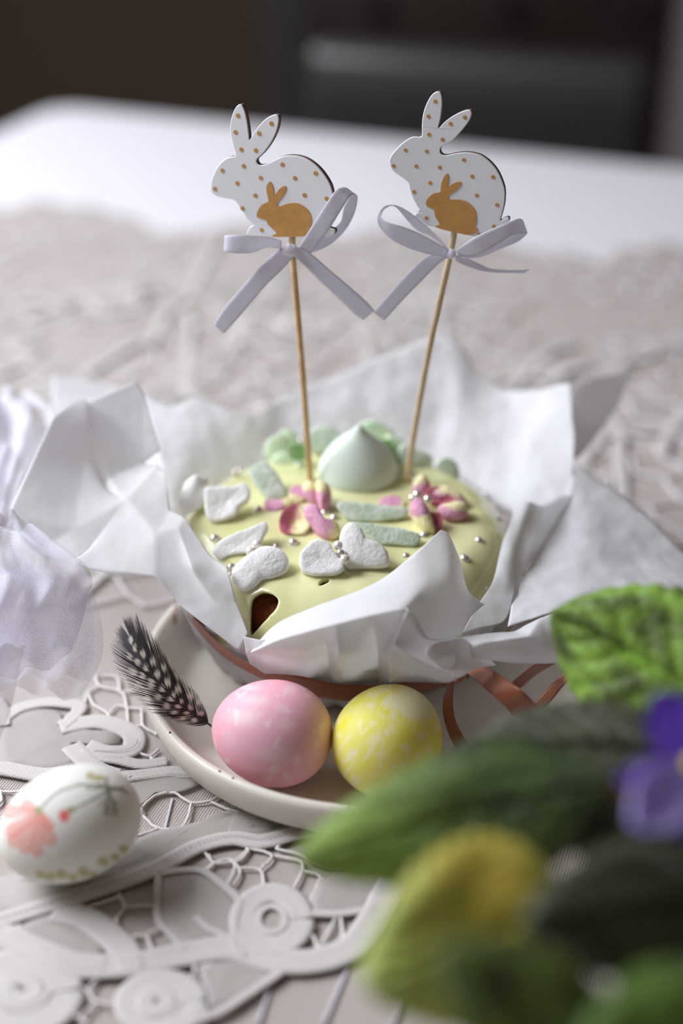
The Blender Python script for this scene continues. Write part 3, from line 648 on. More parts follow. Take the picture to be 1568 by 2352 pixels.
# ------------------------------------------------------------ pearls
PR = .00195
me_p = None
def pearl(zf, p, label, lift=0., r=PR, white=False):
    global me_p
    if me_p is None:
        bm = bmesh.new(); bmesh.ops.create_uvsphere(bm, u_segments=24, v_segments=16, radius=PR); me = bpy.data.meshes.new('pearl'); bm.to_mesh(me); bm.free()
        me.polygons.foreach_set('use_smooth', [True] * len(me.polygons)); me.materials.append(m_pearl)
        mw = me.copy(); mw.materials.clear(); mw.materials.append(m_pearlw); me_p = (me, mw)
    o = bpy.data.objects.new('pearl', me_p[1 if white else 0]); COL.objects.link(o)
    r *= 1.12; q = on_icing(*zf(p), r * .85 + lift); o.location = q; o.scale = (r / PR,) * 3
    tag(o, label, 'pearl', 'sugar pearls on the icing')
for zf, p, lb, lift, r, w in [
 (Z3, (282, 603), 'silver pearl, upper one of two between the far left white petals', .008, PR, 0),
 (Z3, (245, 655), 'silver pearl, lower one of two between the far left white petals', .008, PR, 0),
 (Z3, (345, 555), 'silver pearl behind the far left white flower', .001, .0015, 0),
 (Z3, (512, 540), 'silver pearl, left of the cluster behind the white petals', 0, .0016, 0),
 (Z3, (547, 557), 'silver pearl, lowest of the cluster behind the white petals', 0, .0016, 0),
 (Z3, (572, 512), 'silver pearl, right of the cluster behind the white petals', .001, .0016, 0),
 (Z3, (560, 478), 'silver pearl, topmost of the cluster behind the white petals', .001, .0015, 0),
 (Z3, (535, 520), 'silver pearl, middle of the cluster behind the white petals', .003, .0015, 0),
 (Z3, (718, 398), 'silver pearl at the back left rim beside the pale green flower', .001, .0017, 0),
 (Z3, (722, 828), 'silver pearl left of the pink petal tip of the left flower', 0, PR, 0),
 (Z3, (482, 891), 'silver pearl below the far left white flower', 0, PR, 0),
 (Z3, (367, 1064), 'silver pearl left of the front left white flower near the rim', 0, .0021, 0),
 (Z3, (716, 1110), 'pale pearl, upper one at the middle of front left flower', .006, .0021, 1),
 (Z3, (662, 1165), 'pale pearl, lower one half sunk in front left flower', .004, .0020, 1),
 (Z3, (873, 1130), 'silver pearl half hidden behind the front left white petal', 0, .0018, 0),
 (Z3, (810, 1088), 'dark silver pearl sunk in icing beside the front left flower', -.0012, .0016, 0),
 (Z3, (1010, 1098), 'silver pearl alone on the icing between the two front white flowers', 0, .0021, 0),
 (Z3, (503, 1300), 'silver pearl under the front left flower beside the paper edge', .0, .0020, 0),
 (Z3, (497, 1370), 'silver pearl squeezed between icing and paper at the front left', -.001, .0018, 0),
 (Z3, (1058, 466), 'silver pearl in front of the back left pale green flower', 0, .0016, 0),
 (Z3, (1075, 258), 'silver pearl on top of the back left pale green flower', .008, .0016, 0),
 (Z3, (1205, 358), 'silver pearl, left one between left stick and meringue', .0015, .0017, 0),
 (Z3, (1235, 378), 'silver pearl, right one between left stick and meringue', .0, .0016, 0),
 (Z3, (1270, 850), 'silver pearl tucked under the right petals of the left pink flower', 0, .0019, 0),
 (Z3, (1345, 895), 'dark silver pearl right of the left pink flower', 0, .0020, 0),
 (Z3, (1378, 1116), 'pale pearl, topmost of three on the front middle white flower', .008, .0020, 1),
 (Z3, (1397, 1180), 'silver pearl, middle of three on the front middle white flower', .0075, .0018, 0),
 (Z3, (1432, 1232), 'pale pearl, lowest of three on the front middle white flower', .007, .0020, 1),
 (Z4, (810, 618), 'silver pearl, upper one at the middle of right pink flower', .0075, .0020, 0),
 (Z4, (776, 642), 'silver pearl, left one at the middle of right pink flower', .005, .0018, 0),
 (Z4, (887, 651), 'silver pearl, right one at the middle of right pink flower', .007, .0020, 0),
 (Z4, (768, 470), 'silver pearl right of the foot of the right stick', .0, .0018, 0),
 (Z4, (857, 911), 'silver pearl at the right end of the long green petal', 0, .0019, 0),
 (Z4, (1297, 630), 'silver pearl at the right, farthest back of the scattered ones', 0, .0018, 0),
 (Z4, (1325, 640), 'small silver pearl touching the farthest scattered one at the right', 0, .0014, 0),
 (Z4, (1390, 803), 'silver pearl near the right rim beside the paper fold', .0, .0019, 0),
 (Z4, (1252, 950), 'silver pearl on the right side of the icing, below the rim one', 0, .0018, 0),
 (Z4, (1148, 1080), 'silver pearl right of the tall pointed paper fold', 0, .0020, 0),
 (Z4, (1292, 1303), 'silver pearl lowest at the front right between paper folds', 0, .0019, 1),
 (Z4, (684, 250), 'silver pearl among the pale green petals behind the meringue', .007, .0016, 0),
 (Z4, (1236, 514), 'silver pearl at the back right rim beside the round mint petal', .0, .0015, 0),
 (Z4, (727, 1062), 'silver pearl peeping over the slanted paper edge at the front', 0, .0016, 0)]:
    pearl(zf, p, lb, lift, r, bool(w))

# ------------------------------------------------------------ rabbit toppers
def tri_poly(P2):
    from mathutils.geometry import tessellate_polygon
    return tessellate_polygon([[Vector((p[0], p[1], 0)) for p in P2]])
def topper(zf, body, gold, dots, dr_, o_px, y0, n, stick, smat, label, mir=0):
    O = PY(*o_px, y0); n = nrm(n); ex = nrm(np.cross([0, 0, 1], n)) * -1 if False else nrm(np.cross(n, [0, 0, 1])); ex = ex if ex[0] > 0 else -ex
    ey = np.cross(ex, n); ey = ey if ey[2] > 0 else -ey
    foot = on_icing(*stick[-1][:2])
    root = thing('rabbit_topper', foot, label, 'cake topper', 'rabbit cake toppers')
    def plate_(name, poly, th, z0, mats, bev=True, res=3):
        P = cr([Pplane(*zf(p), O, n) for p in poly], len(poly) * res, True)
        P2 = [(np.dot(p - O, ex), np.dot(p - O, ey)) for p in P]; N = len(P2); T = tri_poly(P2)
        area2 = sum(P2[i][0] * P2[(i + 1) % N][1] - P2[(i + 1) % N][0] * P2[i][1] for i in range(N))
        if area2 < 0: pass
        cen_ = np.mean(P2, 0)
        V = []; Fs = []
        def lay(d, ins):
            out = []
            for i in range(N):
                a, b = np.array(P2[i - 1]), np.array(P2[(i + 1) % N]); t = nrm(np.append(b - a, 0))[:2]; nr_ = np.array([t[1], -t[0]]) * (1 if area2 > 0 else -1)
                q = np.array(P2[i]) - nr_ * ins; out.append(O + ex * q[0] + ey * q[1] + n * d)
            return out
        L = [(z0, .0003), (z0 - .0003, 0), (z0 - th + .0003, 0), (z0 - th, .0003)] if bev else [(z0, 0), (z0 - th, 0)]
        for d, ins in L: V += lay(d, ins)
        side = []
        for k in range(len(L) - 1):
            for i in range(N): side.append((k * N + i, k * N + (i + 1) % N, (k + 1) * N + (i + 1) % N, (k + 1) * N + i))
        k0 = len(side); Fs = side + [tuple(t) for t in T] + [tuple(x + (len(L) - 1) * N for x in t[::-1]) for t in T]
        me_o = new(name, V, Fs, mats[0], root, smooth=False)
        if len(mats) > 1:
            me_o.data.materials.append(mats[1])
            mi = [0] * len(Fs)
            if bev:
                for i in range(N, 2 * N): mi[i] = 1
            me_o.data.polygons.foreach_set('material_index', mi)
        bmm = bmesh.new(); bmm.from_mesh(me_o.data); bmesh.ops.recalc_face_normals(bmm, faces=bmm.faces); bmm.to_mesh(me_o.data); bmm.free()
        return me_o
    plate_('rabbit_board', body, .0028, 0, (m_rab, m_burnt))
    plate_('gold_rabbit', gold, .0003, .0003, (m_gold,), False)
    G = []
    for d in dots:
        c = Pplane(*zf(d), O, n); R_ = dr_ / 3.409 / F * .60
        V = [c + n * .0002] + [c + n * .0002 + R_ * (ex * math.cos(a) + ey * math.sin(a)) for a in np.linspace(0, 2 * math.pi, 20, endpoint=False)] + [c - n * .0001 + R_ * (ex * math.cos(a) + ey * math.sin(a)) for a in np.linspace(0, 2 * math.pi, 20, endpoint=False)]
        G.append((V, [(0, 1 + i, 1 + (i + 1) % 20) for i in range(20)] + [(1 + i, 21 + i, 21 + (i + 1) % 20, 1 + (i + 1) % 20) for i in range(20)]))
    v, f = join(G); tag(new('printed_dots', v, f, m_gold, root, smooth=False), kind='stuff')
    sp = [PY(a, b, yy) for a, b, yy in stick]; sp[-1] = foot - np.array([0, 0, .012]); rr = .00138
    tube('stick', cr(sp, 20), rr, smat, root, 12)
    return root, O, n
def ribbon(name, pairs, zf, y0, mat, parent, n=60, label=None):
    A_ = np.array([PY(*zf(p[0]), y0 + p[2] * .001) for p in pairs]); B_ = np.array([PY(*zf(p[1]), y0 + (p[3] if len(p) > 3 else p[2]) * .001) for p in pairs])
    return ribbon3(name, A_, B_, mat, parent, n)
def ribbon3(name, A_, B_, mat, parent, n=60):
    a = cr(A_, n); b = cr(B_, n); V = []; UV = []; L = 0; w = np.median(np.linalg.norm(a - b, axis=1))
    for i in range(n):
        if i: L += np.linalg.norm((a[i] + b[i] - a[i - 1] - b[i - 1]) / 2)
        for k in range(7):
            t = k / 6; V.append(a[i] + (b[i] - a[i]) * t); UV.append((L, t * w))
    o = new(name, V, grid_faces(n, 7), mat, parent, uv=UV); mod(o, 'SOLIDIFY', thickness=.00025, offset=0); return o
def bow(zf, y0, parts, knot, label, loc):
    t = thing('satin_bow', loc, label, 'bow', 'white satin bows on the sticks')
    for nm, pr_, n_ in parts: ribbon(nm, pr_, zf, y0, m_satin, t, n_)
    c = PY(*zf(knot[0]), y0 - .002); rx, ry = knot[1] / 3.409 / F * .6, knot[2] / 3.409 / F * .6
    V = []; nu_, nv_ = 24, 14
    for i in range(nu_):
        for j in range(nv_):
            a = 2 * math.pi * i / nu_; b = math.pi * j / (nv_ - 1); w = 1 + .10 * math.sin(3 * a + b * 2)
            V.append(c + np.array([rx * math.sin(b) * math.cos(a) * w, .0028 * math.sin(b) * math.sin(a), ry * math.cos(b) * w]))
    new('knot', V, grid_faces(nu_, nv_, cu=True), m_satin, t, uv=[(v_[0], v_[2]) for v_ in V])
    return t
YT = .580
rb1 = [(148, 830), (158, 750), (200, 660), (250, 605), (300, 582), (342, 572), (325, 500), (306, 420), (300, 340), (312, 270), (335, 210), (360, 176), (384, 170), (402, 192), (422, 250), (437, 330), (446, 400), (452, 448), (480, 400), (520, 345), (570, 290), (620, 258), (660, 250), (680, 270), (678, 320), (660, 390), (620, 470), (570, 540), (530, 580), (510, 600), (508, 622), (530, 645), (575, 640), (640, 610), (700, 582), (760, 570), (830, 574), (900, 597), (970, 645), (1030, 710), (1080, 790), (1102, 860), (1112, 930), (1108, 1000), (1090, 1080), (1070, 1130), (1120, 1150), (1110, 1190), (1050, 1205), (900, 1207), (640, 1206), (560, 1202), (440, 1192), (440, 1160), (455, 1130), (480, 1118), (478, 1105), (430, 1060), (390, 1000), (350, 940), (320, 915), (260, 905), (200, 890), (162, 867)]
rb2 = [(250, 655), (262, 610), (300, 560), (350, 510), (410, 467), (450, 456), (503, 453), (505, 380), (512, 300), (530, 230), (565, 155), (600, 115), (632, 104), (656, 120), (664, 180), (660, 250), (650, 320), (635, 390), (680, 345), (740, 300), (800, 268), (850, 250), (885, 250), (895, 275), (882, 320), (848, 372), (800, 430), (740, 490), (680, 525), (655, 543), (648, 570), (663, 595), (700, 602), (760, 590), (830, 580), (900, 584), (970, 604), (1035, 650), (1092, 715), (1132, 795), (1156, 880), (1152, 980), (1134, 1060), (1120, 1112), (1150, 1097), (1175, 1087), (1188, 1094), (1188, 1118), (1165, 1150), (1120, 1200), (1060, 1245), (975, 1250), (870, 1228), (740, 1197), (610, 1165), (545, 1150), (500, 1112), (450, 1082), (452, 1063), (480, 1047), (500, 1052), (460, 990), (430, 930), (408, 870), (398, 820), (365, 788), (310, 750), (268, 712)]
gd1 = [(510, 1040), (520, 1000), (550, 955), (600, 930), (596, 890), (586, 840), (592, 800), (615, 773), (632, 800), (642, 840), (648, 885), (680, 840), (715, 812), (740, 812), (735, 850), (705, 900), (672, 940), (670, 955), (690, 968), (740, 950), (800, 940), (850, 950), (900, 985), (930, 1030), (938, 1080), (930, 1130), (905, 1170), (885, 1198), (770, 1205), (640, 1205), (640, 1190), (665, 1180), (640, 1150), (600, 1110), (583, 1077), (550, 1065), (520, 1055)]
gd2 = [(538, 970), (560, 930), (600, 900), (650, 888), (655, 840), (670, 790), (690, 755), (708, 747), (716, 770), (712, 815), (710, 855), (740, 830), (780, 812), (812, 812), (808, 835), (780, 870), (740, 900), (718, 915), (712, 935), (725, 950), (780, 948), (840, 958), (890, 990), (920, 1030), (932, 1080), (930, 1130), (915, 1172), (930, 1170), (943, 1180), (930, 1205), (905, 1213), (870, 1226), (800, 1212), (700, 1190), (618, 1165), (622, 1150), (645, 1147), (635, 1120), (610, 1080), (600, 1030), (575, 1015), (545, 1000)]
dt1 = [(362, 258), (343, 388), (388, 523), (502, 530), (528, 397), (624, 320), (407, 653), (240, 688), (357, 787), (182, 831), (540, 746), (710, 641), (808, 747), (970, 709), (498, 883), (883, 880), (1056, 908), (397, 984), (548, 1153)]
dt2 = [(610, 180), (557, 298), (561, 440), (667, 479), (730, 356), (841, 305), (377, 562), (543, 571), (461, 688), (284, 685), (645, 697), (834, 638), (899, 768), (1062, 772), (569, 818), (444, 888), (934, 916), (1093, 990), (541, 1093), (1069, 1158), (955, 1221)]
_, O1, n1 = topper(Z1, rb1, gd1, dt1, 17, (672, 500), YT, (-.42, -1, .05), [(671, 535, YT + .002), (673, 600, YT + .002), (694, 850, YT + .001), (716, 1108, YT)], m_wood, 'white dotted rabbit topper on a bamboo stick at the left')
_, O2, n2 = topper(Z2, rb2, gd2, dt2, 14.5, (1040, 500), YT, (-.30, -1, .05), [(1044, 528, YT + .002), (1030, 600, YT + .002), (976, 850, YT + .001), (924, 1112, YT)], m_woodp, 'white dotted rabbit topper on a paler stick at the right, slightly taller')
k1 = Z1((770, 1310)); k2 = Z2((740, 1372)); yb = YT - .003
bow(Z1, yb, [
 ('ribbon_loop', [((835, 1288), (935, 1335), -1), ((975, 1070), (1065, 1165), -4), ((1110, 862), (1190, 965), -7), ((1165, 820), (1245, 885), -6, -7), ((1215, 825), (1290, 880), 0), ((1240, 870), (1296, 925), 5), ((1190, 985), (1275, 1020), 7), ((1165, 1090), (1205, 1150), 6), ((1065, 1175), (1085, 1265), 5), ((930, 1270), (950, 1330), 4)], 90),
 ('ribbon_loop', [((705, 1240), (705, 1305), -1), ((620, 1212), (590, 1292), -4), ((520, 1200), (480, 1330), -6), ((380, 1192), (380, 1337), -7), ((285, 1194), (275, 1328), -5), ((265, 1200), (262, 1322), 0), ((380, 1205), (390, 1322), 5), ((600, 1215), (600, 1290), 4), ((700, 1250), (700, 1300), 3)], 80),
 ('ribbon_tail', [((720, 1290), (800, 1362), -1), ((640, 1340), (700, 1470), -3), ((500, 1480), (560, 1612), -5), ((350, 1650), (400, 1802), -6), ((250, 1770), (310, 1905), -6), ((172, 1895), (250, 1965), -5)], 60),
 ('ribbon_tail', [((795, 1355), (830, 1285), -1), ((880, 1430), (930, 1335), -2), ((1000, 1550), (1075, 1460), -3), ((1150, 1690), (1240, 1600), -4), ((1270, 1810), (1370, 1715), -3), ((1345, 1860), (1430, 1785), -3)], 60)],
 ((768, 1312), 62, 50), 'white satin bow on the left stick, its right loop standing up', PY(*k1, YT))
bow(Z2, yb, [
 ('ribbon_loop', [((690, 1310), (715, 1345), 2), ((560, 1170), (575, 1235), 5), ((440, 1070), (480, 1195), 6), ((340, 1007), (395, 1115), 6), ((268, 990), (300, 1004), 4), ((205, 1008), (222, 1018), 1), ((160, 1080), (188, 1075), -3), ((175, 1160), (200, 1105), -5), ((260, 1255), (260, 1133), -7), ((400, 1328), (370, 1165), -7), ((560, 1378), (500, 1220), -5), ((695, 1403), (718, 1340), -1)], 110),
 ('ribbon_loop', [((775, 1345), (800, 1395), -1), ((900, 1255), (950, 1380), -5), ((1050, 1182), (1110, 1290), -6), ((1180, 1130), (1210, 1230), -6), ((1268, 1098), (1310, 1215), -3), ((1300, 1130), (1328, 1217), 1), ((1240, 1190), (1260, 1275), 5), ((1100, 1280), (1110, 1338), 5), ((960, 1355), (960, 1400), 3), ((800, 1375), (800, 1408), 1)], 90),
 ('ribbon_tail', [((655, 1360), (720, 1400), 0), ((560, 1380), (640, 1450), -2), ((400, 1520), (490, 1600), -4), ((250, 1685), (340, 1755), -5), ((125, 1830), (212, 1895), -5)], 60),
 ('ribbon_tail', [((765, 1385), (770, 1430), -1), ((850, 1403), (835, 1460), -3), ((950, 1450), (935, 1497), -3), ((1050, 1490), (1040, 1517), -2), ((1200, 1500), (1190, 1522), -1), ((1350, 1497), (1300, 1527), 0)], 60)],
 ((738, 1372), 34, 36), 'white satin bow on the right stick, its left loop open and round', PY(*k2, YT))

# ------------------------------------------------------------ paper wrap
pw = thing('baking_paper', (CX, CY, PF), 'sheet of white baking paper gathered round the cake, corners flaring out', 'paper')
# gathered skirt around the cake side
nt_, nz = 360, 26; V = []
for i in range(nt_):
    th = 2 * math.pi * i / nt_
    for j in range(nz):
        t = j / (nz - 1); z = PF + .0006 + (.052 - PF) * t
        base = .0625 + .0095 * min(1, t / .42) + (.0062 * (t - .42) / .58 if t > .42 else 0)
        pl_ = .0011 * math.sin(th * 31 + 1.5 * math.sin(th * 5)) + .0016 * mnoise.noise(Vector((math.cos(th) * 9, math.sin(th) * 9, t * 2.5)))
        r = base + (pl_ + .0008) * (.35 + abs(t - .45)) * 1.5
        V.append((CX + r * math.cos(th), CY + r * math.sin(th), z + (.003 * mnoise.noise(Vector((math.cos(th) * 5, math.sin(th) * 5, 4))) if j == nz - 1 else 0)))
o = new('gathered_side', V, grid_faces(nt_, nz, cu=True), m_paper, pw); mod(o, 'SOLIDIFY', thickness=.0003, offset=1)
ptex = bpy.data.textures.new('crumple', 'CLOUDS'); ptex.noise_scale = .018; ptex.noise_depth = 2
def fold(verts, faces, zf=None, crease=.55, amp=.0016, lv=3, dy=0, name='fold'):
    keys = list(verts); idx = {k: i for i, k in enumerate(keys)}
    V = [PY(*(zf(verts[k][:2]) if zf else verts[k][:2]), verts[k][2] + dy) for k in keys]
    Fs = [tuple(idx[c] for c in fc.split()) for fc in faces]
    o = new(name, V, Fs, m_paper, pw)
    bm = bmesh.new(); bm.from_mesh(o.data); cl = bm.edges.layers.float.new('crease_edge')
    for e in bm.edges: e[cl] = 1.0 if e.is_boundary else crease
    for v_ in bm.verts: pass
    bm.to_mesh(o.data); bm.free()
    mod(o, 'SUBSURF', levels=lv, render_levels=lv + 1)
    mod(o, 'DISPLACE', texture=ptex, texture_coords='GLOBAL', strength=amp, mid_level=.5)
    mod(o, 'SOLIDIFY', thickness=.00022, offset=0)
    return o
# left wing (crop coordinates of Z8, y = distance from the camera foot)
fold({'a': (40, 980, .520), 'b': (270, 490, .570), 'c': (410, 395, .590), 'd': (440, 600, .575), 'e': (530, 860, .552), 'g': (650, 910, .538), 'h': (430, 1210, .508), 'i': (380, 1065, .520),
      'j': (180, 1180, .510), 'k': (100, 1115, .512), 'l': (345, 1242, .503), 'm': (540, 545, .590), 'n': (735, 730, .585), 'o': (700, 305, .590), 'p': (740, 365, .588), 'q': (820, 660, .580), 'r': (440, 405, .598),
      's': (560, 800, .560), 't': (810, 735, .570), 'u': (845, 770, .562), 'v': (875, 970, .535), 'w': (800, 1090, .516), 'x': (800, 1310, .497), 'y': (560, 1295, .498), 'z': (930, 1460, .490),
      'A': (980, 1270, .498), 'B': (920, 1060, .520), 'C': (1080, 1200, .508), 'D': (1170, 1270, .500), 'E': (1215, 1440, .490), 'F': (1100, 1440, .490), 'G': (1275, 1600, .480), 'H': (1230, 1690, .476), 'I': (1060, 1560, .482), 'J': (950, 1010, .528)},
     ['a b d i', 'b c r d', 'd e g i', 'i g h', 'a i j k', 'i h l j', 'r m d', 'd m s e', 'm n s', 'r n m', 'r o p n', 'p q n', 's n t g', 'e s g', 't u v g', 'v w g', 'g w x y', 'h g y l', 'v J B w', 'J C A B', 'w B A F', 'w F z x', 'C D E A', 'A E F', 'E G H F', 'F H I z'], Z8, .75)
# back-left corner, blurred behind the wing
fold({'a': (120, 862, .690), 'b': (118, 955, .670), 'c': (200, 1050, .650), 'd': (260, 885, .690), 'e': (340, 915, .680), 'f': (380, 1100, .620), 'g': (395, 960, .655), 'h': (300, 1010, .650)},
     ['a d h b', 'd e g h', 'b h c', 'h g f c'], None, .4)
# back wall of the paper from left to right
fold({'a': (330, 905, .66), 'b': (395, 940, .650), 'c': (455, 910, .655), 'd': (575, 968, .640), 'e': (640, 915, .665), 'f': (760, 872, .675), 'g': (880, 815, .685), 'h': (1020, 765, .695), 'i': (1062, 795, .69), 'j': (1095, 860, .680), 'k': (1160, 902, .668), 'l': (1240, 893, .655), 'm': (1308, 880, .636),
      'A': (385, 1120, .600), 'B': (440, 1050, .622), 'C': (500, 1020, .632), 'D': (580, 1050, .638), 'E': (640, 1010, .645), 'F': (760, 985, .650), 'G': (900, 960, .655), 'H': (1000, 960, .658), 'I': (1050, 960, .652), 'J': (1110, 980, .648), 'K': (1180, 1000, .640), 'L': (1250, 1000, .625), 'M': (1321, 1060, .600),
      'P': (400, 1200, .575), 'Q': (450, 1150, .605), 'R': (520, 1110, .620), 'S': (600, 1085, .632), 'T': (680, 1065, .640), 'U': (790, 1060, .642), 'V': (900, 1065, .640), 'W': (990, 1080, .634), 'X': (1060, 1100, .625), 'Y': (1110, 1130, .612), 'Z': (1150, 1165, .598), 'o': (1200, 1190, .580), 'n': (1315, 1135, .583)},
     ['a A B b', 'b B C c', 'c C D d', 'd D E e', 'e E F f', 'f F G g', 'g G H h', 'h H I i', 'i I J j', 'j J K k', 'k K L l', 'l L M m', 'A P Q B', 'B Q R C', 'C R S D', 'D S T E', 'E T U F', 'F U V G', 'G V W H', 'H W X I', 'I X Y J', 'J Y Z K', 'K Z o L', 'L o n M'], None, .25, .0035)
# far right corner, blurred
fold({'a': (1305, 884, .655), 'b': (1370, 862, .68), 'c': (1450, 848, .70), 'd': (1420, 930, .67), 'e': (1350, 1030, .635), 'f': (1318, 1060, .620)}, ['a b d e', 'b c d', 'a e f'], None, .3)
# right: curling fold beside the icing
fold({'a': (1200, 1190, .560), 'b': (1315, 1135, .580), 'c': (1220, 1290, .545), 'd': (1180, 1160, .562), 'e': (1215, 1148, .560), 'f': (1245, 1170, .562), 'g': (1150, 1250, .535), 'h': (1170, 1275, .525), 'i': (1181, 1345, .505), 'j': (1168, 1432, .488), 'k': (1125, 1400, .492), 'l': (1098, 1385, .494), 'm': (1108, 1440, .484), 'n': (1060, 1455, .478), 'o': (1135, 1340, .505), 'p': (1175, 1200, .548), 'q': (1190, 1250, .535)},
     ['d e q p', 'e f c q', 'f b c', 'p q h g', 'q c i h', 'g h o', 'h i k o', 'o k l', 'i j k', 'k j m l', 'l m n'], None, .2)
# right: big low sheet
fold({'a': (1321, 1064, .598), 'b': (1450, 1150, .580), 'c': (1530, 1230, .560), 'd': (1640, 1340, .535), 'e': (1640, 1400, .505), 'f': (1440, 1385, .500), 'g': (1290, 1400, .492), 'h': (1165, 1440, .482), 'i': (1182, 1345, .510), 'j': (1218, 1292, .540), 'k': (1290, 1180, .570), 'l': (1340, 1280, .535), 'm': (1450, 1290, .540)},
     ['a b l k', 'b c m l', 'c d e m', 'm e f', 'l m f g', 'j k l', 'i j l g', 'i g h'], None, .35, .003)
# right: near band under the low sheet
fold({'a': (980, 1488, .462), 'b': (1060, 1462, .462), 'c': (1180, 1450, .466), 'd': (1240, 1420, .470), 'e': (1300, 1398, .474), 'f': (1450, 1375, .480), 'g': (1640, 1360, .490), 'h': (1640, 1450, .470), 'i': (1460, 1505, .462), 'j': (1310, 1522, .458), 'k': (1180, 1525, .457), 'l': (1060, 1505, .457), 'm': (1215, 1460, .458), 'n': (1100, 1480, .455)},
     ['a b n l', 'b c m n', 'n m k l', 'c d m', 'd e j m', 'm j k', 'e f i j', 'f g h i'], None, .5, .0022)
# front: bright fold with the tall point
fold({'a': (575, 1500, .470), 'b': (600, 1462, .473), 'c': (650, 1420, .474), 'd': (760, 1380, .474), 'e': (865, 1342, .476), 'f': (950, 1275, .482), 'g': (1012, 1217, .488), 'h': (1030, 1222, .488), 'i': (1055, 1280, .484), 'j': (1070, 1360, .480), 'k': (1112, 1388, .480),
      'l': (640, 1468, .452), 'm': (745, 1440, .448), 'n': (850, 1415, .448), 'o': (935, 1395, .450), 'p': (975, 1350, .466), 'q': (1035, 1330, .472), 'r': (1075, 1420, .468), 's': (1060, 1460, .465), 't': (985, 1478, .458), 'u': (945, 1440, .455)},
     ['a b l', 'b c l', 'c d m l', 'd e n m', 'e p o n', 'e f p', 'f g h q', 'f q p', 'h i q', 'i j q', 'j k r', 'j r q', 'o p u', 'p q r t', 'p t u', 'r s t'], None, .2, .0010)
# front: shaded pleats between the bright fold and the ribbon
fold({'a': (560, 1462, .474), 'b': (600, 1470, .466), 'c': (690, 1452, .462), 'd': (735, 1435, .458), 'e': (775, 1432, .450), 'f': (850, 1412, .462), 'g': (938, 1395, .452), 'h': (985, 1470, .458), 'i': (1060, 1462, .466),
      'A': (565, 1500, .476), 'B': (600, 1490, .466), 'C': (700, 1492, .462), 'D': (755, 1492, .466), 'E': (776, 1500, .447), 'F': (870, 1497, .468), 'G': (893, 1485, .448), 'H': (975, 1500, .458), 'I': (1050, 1520, .468),
      'P': (578, 1532, .490), 'Q': (610, 1558, .487), 'R': (700, 1573, .484), 'S': (760, 1574, .482), 'T': (776, 1575, .480), 'U': (870, 1575, .484), 'V': (895, 1570, .480), 'W': (970, 1568, .482), 'X': (1045, 1570, .480)},
     ['a A B b', 'b B C c', 'c C D d', 'd D E e', 'e E F f', 'f F G g', 'g G H h', 'h H I i', 'A P Q B', 'B Q R C', 'C R S D', 'D S T E', 'E T U F', 'F U V G', 'G V W H', 'H W X I'], None, .85, .0014)
# front: the zigzag pleat and rolled loop on the right
fold({'a': (872, 1496, .452), 'b': (938, 1398, .449), 'c': (905, 1478, .448), 'd': (950, 1510, .446), 'e': (1035, 1552, .448), 'f': (1048, 1562, .452), 'g': (1015, 1566, .452), 'h': (945, 1545, .450), 'i': (890, 1520, .450), 'j': (895, 1568, .462)},
     ['b c a', 'a c i', 'c d h i', 'd e g h', 'e f g', 'i h j'], None, .7, .0012)
fold({'a': (978, 1490, .446), 'b': (1000, 1475, .450), 'c': (1062, 1462, .456), 'd': (1000, 1510, .446), 'e': (1045, 1540, .444), 'f': (1048, 1562, .446), 'g': (1015, 1535, .441), 'h': (975, 1505, .441), 'i': (1090, 1535, .456), 'j': (1055, 1500, .452), 'k': (1140, 1528, .462)},
     ['a b d h', 'b c j d', 'd j e g', 'h d g', 'g e f', 'j i e', 'e i f', 'c k i j'], None, .4, .0012)
# left: strip running from the wing down to the tie
fold({'a': (430, 1395, .515), 'b': (475, 1405, .500), 'c': (530, 1470, .487), 'd': (600, 1500, .474), 'e': (575, 1530, .482), 'f': (520, 1505, .490), 'g': (470, 1440, .505), 'h': (560, 1440, .474), 'i': (570, 1480, .468)},
     ['a b g', 'b c f g', 'b h i c', 'c i d e', 'c e f'], None, .6, .0012, dy=.010)

# ------------------------------------------------------------ copper ribbon round the paper
rbn = thing('copper_ribbon', (CX, CY - .06, PF), 'narrow copper satin ribbon tied round the paper with loose loops at right', 'ribbon')
def cyl(px, py, r):
    d = ray(px, py); o = C0[:2] - [CX, CY]; a = d[0] ** 2 + d[1] ** 2; b = 2 * np.dot(o, d[:2]); c = np.dot(o, o) - r * r; D = b * b - 4 * a * c
    t = (-b - math.sqrt(max(D, 0))) / (2 * a); return C0 + d * t
up = [(78, 165), (130, 215), (200, 285), (290, 345), (400, 375), (520, 405), (640, 427), (780, 428), (900, 414), (1010, 418), (1060, 405)]
lo = [(80, 182), (118, 235), (190, 312), (270, 366), (370, 415), (490, 460), (640, 486), (780, 478), (900, 462), (1000, 435), (1050, 422)]
ribbon3('band', [cyl(*Z5(p), .0790) for p in up], [cyl(*Z5(p), .0782) for p in lo], m_copper, rbn, 120)
a_ = [(CX + .0785 * math.cos(t), CY + .0785 * math.sin(t), .030) for t in np.linspace(math.radians(-48), math.radians(192), 24)]
ribbon3('band', a_, [(x, y, z - .0055) for x, y, z in a_], m_copper, rbn, 80)
def loopr(prs, n=50, nm='loop'): ribbon3(nm, [PY(*Z5(a), y) for a, b, y in prs], [PY(*Z5(b), y2) for (a, b, y), y2 in zip(prs, [q[2] for q in prs])], m_copper, rbn, n)
loopr([((1015, 425), (1040, 412), .472), ((997, 500), (1035, 495), .462), ((1010, 580), (1050, 570), .462), ((1045, 655), (1095, 645), .466), ((1110, 740), (1160, 715), .462)], nm='tail')
loopr([((1085, 385), (1120, 350), .470), ((1130, 425), (1200, 390), .455), ((1210, 495), (1290, 455), .445), ((1290, 570), (1370, 530), .450), ((1400, 620), (1460, 570), .470)])
